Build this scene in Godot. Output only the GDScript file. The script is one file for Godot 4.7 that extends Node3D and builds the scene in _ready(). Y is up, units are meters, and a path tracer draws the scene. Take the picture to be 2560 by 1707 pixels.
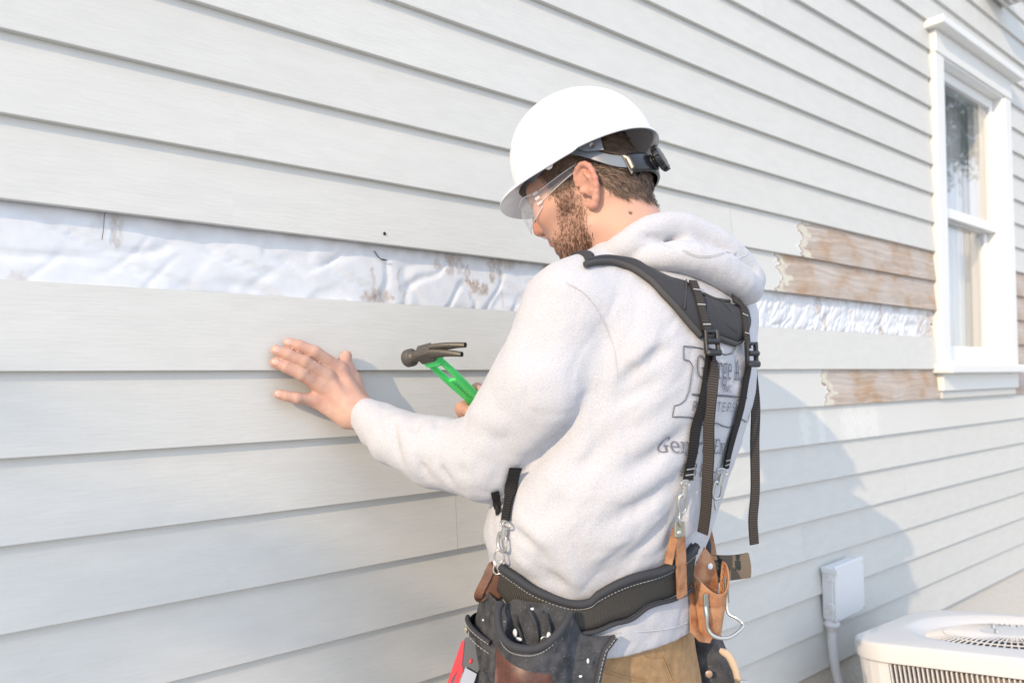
extends Node3D
# A worker in a white hard hat fitting a clapboard on the side wall of a house.
# World: x runs along the wall, y is up, z points away from the wall; the wall face is near z = 0. Units are metres.

const EYE := Vector3(0, 1.36, 1.3462)
const YAW := -0.64492
const PITCH := 0.03851
var M := {}
var noise_a := FastNoiseLite.new()
var noise_b := FastNoiseLite.new()
var rng := RandomNumberGenerator.new()

# ---------------------------------------------------------------- mesh building
class MB:
	var v := PackedVector3Array()
	var n := PackedVector3Array()
	var uv := PackedVector2Array()
	var col := PackedColorArray()
	var idx := PackedInt32Array()
	var tint := Color.WHITE
	func vert(p: Vector3, nn: Vector3, u := Vector2.ZERO) -> int:
		v.append(p)
		n.append(nn)
		uv.append(u)
		col.append(tint)
		return v.size() - 1
	func tri(a: int, b: int, c: int) -> void:
		# front faces run clockwise
		var g := (v[b] - v[a]).cross(v[c] - v[a])
		if g.dot(n[a] + n[b] + n[c]) > 0.0:
			idx.append_array([a, c, b])
		else:
			idx.append_array([a, b, c])
	func quad(a: Vector3, b: Vector3, c: Vector3, d: Vector3, out: Vector3, u := [Vector2(0, 0), Vector2(1, 0), Vector2(1, 1), Vector2(0, 1)]) -> void:
		var nn := (b - a).cross(c - a).normalized()
		if nn.length() < 0.5:
			nn = (c - a).cross(d - a).normalized()
		if nn.dot(out) < 0.0:
			nn = -nn
		var i := vert(a, nn, u[0])
		vert(b, nn, u[1])
		vert(c, nn, u[2])
		vert(d, nn, u[3])
		tri(i, i + 1, i + 2)
		tri(i, i + 2, i + 3)
	func tri_flat(a: Vector3, b: Vector3, c: Vector3, out: Vector3) -> void:
		var nn := (b - a).cross(c - a).normalized()
		if nn.dot(out) < 0.0:
			nn = -nn
		var i := vert(a, nn)
		vert(b, nn)
		vert(c, nn)
		tri(i, i + 1, i + 2)
	# a box with chamfered edges; axes are the columns of bs
	func box(c: Vector3, half: Vector3, bev := 0.002, bs := Basis.IDENTITY) -> void:
		bev = minf(bev, minf(half.x, minf(half.y, half.z)) * 0.9)
		for ax in 3:
			var bx := (ax + 1) % 3
			var cx := (ax + 2) % 3
			for s in [-1.0, 1.0]:
				var f := func(i: float, j: float) -> Vector3:
					var q := Vector3.ZERO
					q[ax] = half[ax] * s
					q[bx] = (half[bx] - bev) * i
					q[cx] = (half[cx] - bev) * j
					return c + bs * q
				var o := Vector3.ZERO
				o[ax] = s
				quad(f.call(-1.0, -1.0), f.call(1.0, -1.0), f.call(1.0, 1.0), f.call(-1.0, 1.0), bs * o)
			for s in [-1.0, 1.0]:
				for t in [-1.0, 1.0]:
					var e := func(k: float, first: bool) -> Vector3:
						var q := Vector3.ZERO
						q[ax] = (half[ax] - bev) * k
						q[bx] = (half[bx] - (0.0 if first else bev)) * s
						q[cx] = (half[cx] - (bev if first else 0.0)) * t
						return c + bs * q
					var o := Vector3.ZERO
					o[bx] = s
					o[cx] = t
					quad(e.call(-1.0, true), e.call(1.0, true), e.call(1.0, false), e.call(-1.0, false), bs * o)
		for i in [-1.0, 1.0]:
			for j in [-1.0, 1.0]:
				for k in [-1.0, 1.0]:
					var o := Vector3(i, j, k)
					tri_flat(c + bs * Vector3(half.x * i, (half.y - bev) * j, (half.z - bev) * k), c + bs * Vector3((half.x - bev) * i, half.y * j, (half.z - bev) * k), c + bs * Vector3((half.x - bev) * i, (half.y - bev) * j, half.z * k), bs * o)
	# a round tube along a path; r is one radius or one for each point; flat squeezes it along the second axis
	func tube(path: Array, r, sides := 10, closed := false, caps := true) -> void:
		var m := path.size()
		var first := v.size()
		var up := Vector3(0.137, 0.91, 0.39)
		var t0: Vector3 = (path[1] - path[0]).normalized()
		var nx := t0.cross(up).normalized()
		var along := 0.0
		for i in m:
			var a: Vector3 = path[(i - 1 + m) % m] if closed else path[maxi(i - 1, 0)]
			var b: Vector3 = path[(i + 1) % m] if closed else path[mini(i + 1, m - 1)]
			var t := (b - a).normalized()
			nx = (nx - t * nx.dot(t)).normalized()
			var ny := t.cross(nx)
			var rr: float = r[i] if r is Array else r
			if i > 0:
				along += (path[i] - path[i - 1]).length()
			for k in sides + 1:
				var an := TAU * k / sides
				var dd := nx * cos(an) + ny * sin(an)
				vert(path[i] + dd * rr, dd, Vector2(float(k) / sides, along))
		var rings := m if closed else m - 1
		for i in rings:
			for k in sides:
				var a := first + i * (sides + 1) + k
				var b := first + ((i + 1) % m) * (sides + 1) + k
				tri(a, a + 1, b + 1)
				tri(a, b + 1, b)
		if caps and not closed:
			for e in [0, m - 1]:
				var t: Vector3 = (path[0] - path[1]).normalized() if e == 0 else (path[m - 1] - path[m - 2]).normalized()
				var c := vert(path[e], t)
				var s := v.size()
				for k in sides + 1:
					vert(v[first + e * (sides + 1) + k], t)
				for k in sides:
					tri(c, s + k, s + k + 1)
	# turns a profile of (radius, height) round the axis; squash gives the plan's two half-widths
	func lathe(c: Vector3, prof: Array, sides := 24, bs := Basis.IDENTITY, squash := Vector2.ONE) -> void:
		var first := v.size()
		for i in prof.size():
			var a: Vector2 = prof[maxi(i - 1, 0)]
			var b: Vector2 = prof[mini(i + 1, prof.size() - 1)]
			var tn := (b - a).normalized()
			for k in sides + 1:
				var an := TAU * k / sides
				var q: Vector2 = prof[i]
				vert(c + bs * Vector3(cos(an) * q.x * squash.x, q.y, sin(an) * q.x * squash.y), (bs * Vector3(cos(an) * tn.y / squash.x, -tn.x, sin(an) * tn.y / squash.y)).normalized(), Vector2(float(k) / sides, float(i) / prof.size()))
		for i in prof.size() - 1:
			for k in sides:
				var a := first + i * (sides + 1) + k
				var b := a + sides + 1
				tri(a, a + 1, b + 1)
				tri(a, b + 1, b)
	func ball(c: Vector3, r: Vector3, bs := Basis.IDENTITY, rings := 8, sides := 12) -> void:
		var first := v.size()
		for i in rings + 1:
			var th := PI * i / rings
			for k in sides + 1:
				var an := TAU * k / sides
				var q := Vector3(sin(th) * cos(an), cos(th), sin(th) * sin(an))
				vert(c + bs * (q * r), (bs * (q / r)).normalized(), Vector2(float(k) / sides, float(i) / rings))
		for i in rings:
			for k in sides:
				var a := first + i * (sides + 1) + k
				tri(a, a + 1, a + sides + 2)
				tri(a, a + sides + 2, a + sides + 1)
	# a flat outline (counter-clockwise or not) with thickness, in the plane of ax and ay round c
	func plate(c: Vector3, ax: Vector3, ay: Vector3, pts: PackedVector2Array, thick: float) -> void:
		var az := ax.cross(ay).normalized()
		var ids := Geometry2D.triangulate_polygon(pts)
		for s in [-0.5, 0.5]:
			var f := v.size()
			for p in pts:
				vert(c + ax * p.x + ay * p.y + az * thick * s, az * signf(s), p)
			for i in range(0, ids.size(), 3):
				tri(f + ids[i], f + ids[i + 1], f + ids[i + 2])
		var mid := Vector2.ZERO
		for p in pts:
			mid += p / pts.size()
		for i in pts.size():
			var p := pts[i]
			var q := pts[(i + 1) % pts.size()]
			var e := q - p
			var o := Vector2(e.y, -e.x)
			if Geometry2D.is_point_in_polygon((p + q) / 2 + o.normalized() * 0.0004, pts):
				o = -o
			quad(c + ax * p.x + ay * p.y - az * thick / 2, c + ax * q.x + ay * q.y - az * thick / 2, c + ax * q.x + ay * q.y + az * thick / 2, c + ax * p.x + ay * p.y + az * thick / 2, ax * o.x + ay * o.y)
	# a grid of points nu x nv -> smooth sheet
	func sheet(pts: Array, nu: int, nv: int, facing: Vector3, uvs := [], closed_u := false) -> void:
		var first := v.size()
		for i in nu:
			for j in nv:
				var a: Vector3 = pts[((i - 1 + nu) % nu if closed_u else maxi(i - 1, 0)) * nv + j]
				var b: Vector3 = pts[((i + 1) % nu if closed_u else mini(i + 1, nu - 1)) * nv + j]
				var c: Vector3 = pts[i * nv + maxi(j - 1, 0)]
				var d: Vector3 = pts[i * nv + mini(j + 1, nv - 1)]
				var nn := (b - a).cross(d - c).normalized()
				if facing != Vector3.ZERO and nn.dot(facing) < 0.0:
					nn = -nn
				vert(pts[i * nv + j], nn, uvs[i * nv + j] if uvs.size() else Vector2(float(i) / (nu - 1), float(j) / (nv - 1)))
		for i in (nu if closed_u else nu - 1):
			for j in nv - 1:
				var a := first + i * nv + j
				var b := first + ((i + 1) % nu) * nv + j
				tri(a, b, b + 1)
				tri(a, b + 1, a + 1)
	# turns normals away from c (or from the upright line through c) and winds the faces to match
	func away(c: Vector3, upright := false, from := 0) -> void:
		for i in range(from, v.size()):
			var q := v[i] - c
			if upright:
				q.y = 0.0
			if n[i].dot(q) < 0.0:
				n[i] = -n[i]
		rewind()
	func rewind() -> void:
		var keep := idx
		idx = PackedInt32Array()
		for i in range(0, keep.size(), 3):
			tri(keep[i], keep[i + 1], keep[i + 2])
	func mesh() -> ArrayMesh:
		var arr := []
		arr.resize(Mesh.ARRAY_MAX)
		arr[Mesh.ARRAY_VERTEX] = v
		arr[Mesh.ARRAY_NORMAL] = n
		arr[Mesh.ARRAY_TEX_UV] = uv
		arr[Mesh.ARRAY_COLOR] = col
		arr[Mesh.ARRAY_INDEX] = idx
		var m := ArrayMesh.new()
		m.add_surface_from_arrays(Mesh.PRIMITIVE_TRIANGLES, arr)
		return m

# ---------------------------------------------------------------- scene tree
func thing(called: String, label: String, category: String, at := Vector3.ZERO, group := "") -> Node3D:
	var o := Node3D.new()
	o.name = called
	add_child(o, true)
	o.position = at
	tag(o, label, category, group)
	return o

func tag(o: Node3D, label: String, category: String, group := "") -> void:
	o.set_meta("label", label)
	o.set_meta("category", category)
	if group:
		o.set_meta("group", group)

# parts are given in world coordinates and stored relative to their thing
func part(parent: Node3D, called: String, mb: MB, m: Material, label := "") -> MeshInstance3D:
	var o := MeshInstance3D.new()
	o.name = called
	var off := Vector3.ZERO
	var q: Node = parent
	while q is Node3D and q != self:
		off += q.position
		q = q.get_parent()
	if off != Vector3.ZERO:
		for i in mb.v.size():
			mb.v[i] -= off
	o.mesh = mb.mesh()
	o.mesh.surface_set_material(0, m)
	parent.add_child(o, true)
	if label:
		o.set_meta("label", label)
	return o

func structure(o: Node3D) -> void:
	o.set_meta("kind", "structure")

func lin(r: float, g: float, b: float) -> Color:
	return Color(r, g, b).linear_to_srgb()

func mat(called: String, c: Color, rough := 0.6, metal := 0.0) -> StandardMaterial3D:
	var m := StandardMaterial3D.new()
	m.resource_name = called
	m.albedo_color = c
	m.roughness = rough
	m.metallic = metal
	M[called] = m
	return m

func tex(w: int, h: int, f: Callable) -> ImageTexture:
	var im := Image.create(w, h, false, Image.FORMAT_RGB8)
	for y in h:
		for x in w:
			im.set_pixel(x, y, f.call(x, y))
	return ImageTexture.create_from_image(im)

# grey relief from noise, repeating, stretched by (sx, sy) cycles
func fbm_tex(w: int, h: int, fx: float, fy: float, seed_: int, oct := 4) -> ImageTexture:
	var ns := FastNoiseLite.new()
	ns.seed = seed_
	ns.noise_type = FastNoiseLite.TYPE_SIMPLEX_SMOOTH
	ns.fractal_octaves = oct
	ns.frequency = 1.0
	return tex(w, h, func(x: int, y: int) -> Color:
		var a := TAU * x / w
		var q := ns.get_noise_3d(cos(a) * fx / TAU, sin(a) * fx / TAU, float(y) / h * fy)
		var q2 := ns.get_noise_3d(cos(a) * fx / TAU, sin(a) * fx / TAU, (float(y) / h - 1.0) * fy)
		var t := float(y) / h
		var g := clampf(0.5 + 0.8 * lerpf(q, q2, t * t * (3.0 - 2.0 * t)), 0.0, 1.0)
		return Color(g, g, g))

func sstep(a: float, b: float, x: float) -> float:
	var t := clampf((x - a) / (b - a), 0.0, 1.0)
	return t * t * (3.0 - 2.0 * t)

# Catmull-Rom through points, n steps for each span
func curve(pts: Array, n := 6, closed := false) -> Array:
	var out := []
	var m := pts.size()
	for i in (m if closed else m - 1):
		var p1 = pts[i]
		var p2 = pts[(i + 1) % m]
		var p0 = pts[(i - 1 + m) % m] if closed or i > 0 else p1 * 2.0 - p2
		var p3 = pts[(i + 2) % m] if closed or i + 2 < m else p2 * 2.0 - p1
		for k in n:
			var t := float(k) / n
			out.append(0.5 * (2.0 * p1 + (p2 - p0) * t + (2.0 * p0 - 5.0 * p1 + 4.0 * p2 - p3) * t * t + (3.0 * p1 - p0 - 3.0 * p2 + p3) * t * t * t))
	if not closed:
		out.append(pts[m - 1])
	return out

# ---------------------------------------------------------------- camera, sky, sun, materials
func light_and_camera() -> void:
	var cam := Camera3D.new()
	cam.name = "camera"
	cam.position = EYE
	cam.rotation = Vector3(PITCH, YAW, 0)
	cam.fov = 53.3187
	cam.near = 0.05
	cam.far = 400.0
	var ca := CameraAttributesPhysical.new()
	ca.frustum_focal_length = 24.0
	ca.frustum_focus_distance = 1.32
	ca.exposure_aperture = 3.2
	cam.attributes = ca
	add_child(cam)
	cam.current = true
	var env := Environment.new()
	env.background_mode = Environment.BG_SKY
	var sk := ProceduralSkyMaterial.new()
	sk.sky_top_color = lin(0.60, 0.725, 0.94)
	sk.sky_horizon_color = lin(1.0, 0.985, 0.955)
	sk.sky_curve = 0.11
	sk.ground_bottom_color = lin(0.22, 0.22, 0.19)
	sk.ground_horizon_color = lin(0.4, 0.4, 0.38)
	sk.sun_angle_max = 28.0
	sk.sun_curve = 0.12
	sk.sky_energy_multiplier = 1.0
	env.sky = Sky.new()
	env.sky.sky_material = sk
	env.background_energy_multiplier = 1.36
	env.tonemap_mode = Environment.TONE_MAPPER_LINEAR
	env.tonemap_exposure = 1.44
	env.sdfgi_enabled = true
	env.ssao_enabled = true
	env.ssil_enabled = true
	var we := WorldEnvironment.new()
	we.name = "sky"
	we.environment = env
	add_child(we)
	var sun := DirectionalLight3D.new()
	sun.name = "sun"
	sun.light_energy = 0.78
	sun.light_color = Color(1.0, 0.895, 0.75)
	sun.light_angular_distance = 0.5
	sun.shadow_enabled = true
	sun.basis = Basis.looking_at(Vector3(3.3, -1.5, -1.0).normalized(), Vector3.UP)
	add_child(sun)

func paint_mat(called: String, c: Color, off: Vector3, relief: Texture2D, tone: Texture2D) -> StandardMaterial3D:
	var m := mat(called, c, 0.55)
	m.metallic_specular = 0.35
	m.albedo_texture = tone
	m.uv1_triplanar = true
	m.uv1_world_triplanar = true
	m.uv1_scale = Vector3(1.1, 2.3, 1.1)
	m.uv1_offset = off
	m.heightmap_enabled = true
	m.heightmap_texture = relief
	m.heightmap_scale = 0.03
	return m

func materials() -> void:
	var relief := fbm_tex(512, 512, 16.0, 60.0, 11, 5)
	var tone := tex(256, 256, func(x: int, y: int) -> Color:
		var g := 0.975 + 0.02 * noise_a.get_noise_2d(x * 1.3, y * 2.2) + 0.006 * noise_b.get_noise_2d(x * 9.0, y * 30.0)
		return Color(g, g, g * 0.998))
	for i in 4:
		var k: float = [1.0, 0.985, 1.012, 0.995][i]
		paint_mat("board_paint_%d" % i, lin(0.645 * k, 0.628 * k, 0.582 * k), Vector3(0.31 * i, 0.17 * i, 0.0), relief, tone)
	var tp := mat("trim_paint", lin(0.76, 0.745, 0.70), 0.45)
	tp.heightmap_enabled = true
	tp.heightmap_texture = relief
	tp.heightmap_scale = 0.03
	tp.uv1_triplanar = true
	tp.uv1_world_triplanar = true
	mat("sash_white", lin(0.78, 0.77, 0.74), 0.35)
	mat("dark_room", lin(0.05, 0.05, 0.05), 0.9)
	mat("curtain", lin(0.50, 0.50, 0.49), 0.9)
	mat("sheathing", lin(0.30, 0.2, 0.12), 0.85)
	var gl := mat("glass", Color(0.9, 0.95, 0.95, 0.06), 0.0)
	gl.transparency = BaseMaterial3D.TRANSPARENCY_ALPHA
	gl.metallic_specular = 0.5
	var fo := mat("foundation", lin(0.62, 0.57, 0.50), 0.85)
	fo.heightmap_enabled = true
	fo.heightmap_texture = fbm_tex(256, 256, 40.0, 40.0, 5, 3)
	fo.heightmap_scale = 0.25
	fo.uv1_triplanar = true
	fo.uv1_world_triplanar = true
	var gr := mat("pale_ground", lin(0.78, 0.77, 0.74), 0.95)
	gr.albedo_texture = tex(256, 256, func(x: int, y: int) -> Color:
		var g := 0.75 + 0.35 * noise_b.get_noise_2d(x * 14.0, y * 14.0) + 0.2 * noise_a.get_noise_2d(x * 2.0, y * 2.0)
		return Color(g, g, g))
	gr.uv1_triplanar = true
	gr.uv1_world_triplanar = true
	gr.uv1_scale = Vector3(1.5, 1.5, 1.5)
	mat("box_grey", lin(0.72, 0.72, 0.71), 0.5)
	mat("unit_cream", lin(0.64, 0.625, 0.61), 0.45)
	mat("coil", lin(0.42, 0.35, 0.28), 0.6, 0.3)
	mat("dark_inside", lin(0.03, 0.03, 0.03), 0.9)
	mat("steel", lin(0.55, 0.54, 0.50), 0.3, 0.9)
	mat("dark_plastic", lin(0.018, 0.018, 0.02), 0.35)

# ---------------------------------------------------------------- the house wall
const LAP := 0.1355
const ROW0 := 1.354
const Z_BUTT := 0.0180
const Z_TOP := 0.0030

# one clapboard: a long wedge with a slightly rounded lower edge
func clapboard(x0: float, x1: float, y0: float, tall := 0.155, dz := 0.0, sag := 0.0) -> MB:
	var mb := MB.new()
	var zb := Z_BUTT + dz
	var zt := Z_TOP + dz
	var steps := maxi(1, int((x1 - x0) / 0.5))
	var prof := [Vector2(0.0, 0.0052 + dz), Vector2(0.0, zb - 0.0022), Vector2(0.0007, zb - 0.0007), Vector2(0.0022, zb), Vector2(tall, zt), Vector2(tall, zt - 0.0035)]
	var nrm := [Vector2(-1, 0), Vector2(-1, 0), Vector2(-0.6, 0.8), Vector2(0.1, 1), Vector2(0.1, 1), Vector2(1, 0)]
	for i in steps:
		var a := lerpf(x0, x1, float(i) / steps)
		var b := lerpf(x0, x1, float(i + 1) / steps)
		var wa := y0 + 0.0012 * noise_a.get_noise_2d(a * 40.0, y0 * 900.0) + sag
		var wb := y0 + 0.0012 * noise_a.get_noise_2d(b * 40.0, y0 * 900.0) + sag
		for k in prof.size() - 1:
			var p: Vector2 = prof[k]
			var q: Vector2 = prof[k + 1]
			var np: Vector2 = nrm[k]
			var nq: Vector2 = nrm[k + 1]
			if k == 0:
				nq = np
			if k == 3:
				np = Vector2(0.1, 1)
				nq = np
			if k == 4:
				np = Vector2(1, 0)
				nq = np
			var ua := (a - x0) / (x1 - x0)
			var ub := (b - x0) / (x1 - x0)
			var n0 := Vector3(0, np.x, np.y).normalized()
			var n1 := Vector3(0, nq.x, nq.y).normalized()
			var f := mb.vert(Vector3(a, wa + p.x, p.y), n0, Vector2(ua, 1.0 - p.x / tall))
			mb.vert(Vector3(b, wb + p.x, p.y), n0, Vector2(ub, 1.0 - p.x / tall))
			mb.vert(Vector3(b, wb + q.x, q.y), n1, Vector2(ub, 1.0 - q.x / tall))
			mb.vert(Vector3(a, wa + q.x, q.y), n1, Vector2(ua, 1.0 - q.x / tall))
			mb.tri(f, f + 1, f + 2)
			mb.tri(f, f + 2, f + 3)
	for e in [[x0, -1.0], [x1, 1.0]]:
		var wy: float = y0 + 0.0012 * noise_a.get_noise_2d(e[0] * 40.0, y0 * 900.0) + sag
		mb.quad(Vector3(e[0], wy, 0.0052 + dz), Vector3(e[0], wy, zb), Vector3(e[0], wy + tall, zt), Vector3(e[0], wy + tall, zt - 0.0035), Vector3(e[1], 0, 0))
	return mb

# paint worn through to bare wood: u runs along the board, v down; edge = where the paint ends, kind varies the grain
func bare_wood(kind: int, length: float, edge: float, edge2 := 9.0) -> StandardMaterial3D:
	var ns := FastNoiseLite.new()
	ns.seed = 40 + kind
	ns.fractal_octaves = 4
	ns.frequency = 1.0
	var m := mat("bare_board_%d" % kind, Color.WHITE, 0.7)
	m.metallic_specular = 0.3
	m.albedo_texture = tex(1024, 128, func(x: int, y: int) -> Color:
		var u := float(x) / 1024 * length
		var w := float(y) / 128
		var wob := 0.06 * ns.get_noise_2d(3.1 + kind, w * 2.2) + 0.03 * ns.get_noise_2d(u * 9.0, w * 3.0) + 0.005 * ns.get_noise_2d(u * 90.0, w * 16.0)
		var d := minf(u - edge - wob, edge2 + wob - u)
		var paint := Color(0.645, 0.628, 0.582)
		var prime := Color(0.62, 0.60, 0.47)
		# grain: long streaks bent round knots
		var bend := 0.16 * ns.get_noise_2d(u * 2.2, w * 0.7 + kind) + 0.5 * exp(-pow((u - edge - 0.45) / 0.09, 2.0) - pow((w - 0.45) / 0.3, 2.0)) * (w - 0.45)
		var g := ns.get_noise_2d(u * 0.7, (w + bend) * 8.0)
		var fine := ns.get_noise_2d(u * 7.0, w * 60.0)
		var blot := ns.get_noise_2d(u * 6.0 + 7.0, w * 1.2)
		var blot2 := ns.get_noise_2d(u * 3.0 - 5.0, w * 0.9 + 4.0)
		var c := Color(0.47, 0.385, 0.315).lerp(Color(0.43, 0.29, 0.185), clampf(0.25 + 1.3 * blot, 0.0, 1.0))
		c = c.lerp(Color(0.52, 0.46, 0.41), clampf(0.2 + 1.6 * blot2, 0.0, 0.8))
		c = c * (1.0 + 0.24 * g + 0.10 * fine)
		if absf(g) < 0.04:
			c = c * 0.9
		if kind == 1:
			# brushed primer and filler over old paint
			c = paint * (0.99 + 0.02 * fine)
			for q in [[0.42, 0.05], [0.53, 0.04], [0.74, 0.10], [0.84, 0.08], [0.93, 0.07]]:
				var e: float = 1.0 - sstep(0.4, 1.0, absf(u - q[0]) / q[1] + 0.8 * absf(w - 0.55) + 0.7 * ns.get_noise_2d(u * 60.0, w * 4.0))
				c = c.lerp(Color(0.78, 0.77, 0.70), clampf(e, 0.0, 1.0) * 0.4)
		elif d < 0.0:
			c = paint * (0.98 + 0.03 * fine)
			if d > -0.009:
				c = c.lerp(Color(0.76, 0.74, 0.70), 0.7)
		elif d < 0.055 + 0.06 * ns.get_noise_2d(u * 11.0, w * 4.0 + 9.0):
			c = prime.lerp(Color(0.60, 0.52, 0.45), clampf(0.5 + 2.0 * ns.get_noise_2d(u * 16.0, w * 5.0), 0.0, 1.0))
			if d < 0.007:
				c = Color(0.30, 0.22, 0.16)
		c.a = 1.0
		return c.clamp().linear_to_srgb())
	return m

func house() -> Node3D:
	var h := thing("house", "pale grey clapboard house wall with one strip of siding missing", "house", Vector3(0, 0, 0))
	# sheathing, foundation
	var mb := MB.new()
	mb.box(Vector3(0.4, 3.0, -0.03), Vector3(2.95, 2.75, 0.012), 0.0)
	mb.box(Vector3(6.95, 3.0, -0.03), Vector3(2.55, 2.75, 0.012), 0.0)
	mb.box(Vector3(3.875, 0.75, -0.03), Vector3(0.525, 0.5, 0.012), 0.0)
	mb.box(Vector3(3.875, 4.35, -0.03), Vector3(0.525, 1.4, 0.012), 0.0)
	part(h, "sheathing", mb, M.sheathing)
	mb = MB.new()
	mb.box(Vector3(3.45, 0.03, -0.12), Vector3(6.05, 0.235, 0.115), 0.004)
	part(h, "foundation", mb, M.foundation)
	# siding
	var wl := 3.452
	var wr := 4.437
	rng.seed = 5
	for n in range(-8, 25):
		var y := ROW0 + LAP * n
		if n == 1:
			continue
		var tall := 0.155
		if n == 0:
			tall = 0.146
		var spans := []
		var cut := y + 0.14 > 1.235 and y < 2.925
		var x1 := wl - 0.002 if cut else 9.4
		if y < 1.3 and y + 0.14 > 1.235:
			x1 = wl + 0.02
		var bare_from := 9.0
		if n in [3, 2, -1, -2]:
			bare_from = 1.90
		var joint := rng.randf_range(-1.6, -0.5)
		if n == -3:
			joint = 0.845
		var a := -2.55
		var stop := minf(x1, bare_from)
		spans.append([a, joint - 0.0003])
		var second: float = {-5: 2.3, -6: 0.3, 4: 1.15, 6: 2.75, 7: 0.55, 9: 2.1, 10: 3.2, -4: 3.1}.get(n, -9.0)
		if second > joint + 0.5 and second < stop - 0.3:
			spans.append([joint + 0.0003, second - 0.0003])
			joint = second
		spans.append([joint + 0.0003, stop - 0.0007])
		if bare_from < 9.0:
			spans.append([bare_from, x1])
		if cut:
			spans.append([wr + 0.002, 9.4])
		for s in spans:
			var m: Material = M["board_paint_%d" % (rng.randi() % 4)]
			var L: float = s[1] - s[0]
			if s[0] == bare_from and bare_from < 9.0:
				m = bare_wood(n + 3, L, {3: 0.40, 2: 0.27, -1: 0.56, -2: 20.0}[n])
			if s[0] > wr and n in [3, 2, 1, 0, -1]:
				m = M.get("bare_board_9") if M.has("bare_board_9") else bare_wood(9, L, -0.3, 0.7)
			part(h, "siding_board", clapboard(s[0], s[1], y, tall, 0.0, 0.0), m)
	# row 1 exists to the right of the window
	part(h, "siding_board", clapboard(wr + 0.002, 9.4, ROW0 + LAP), M.bare_board_9)
	house_wrap(h)
	blemishes(h)
	window(h)
	return h

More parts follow.
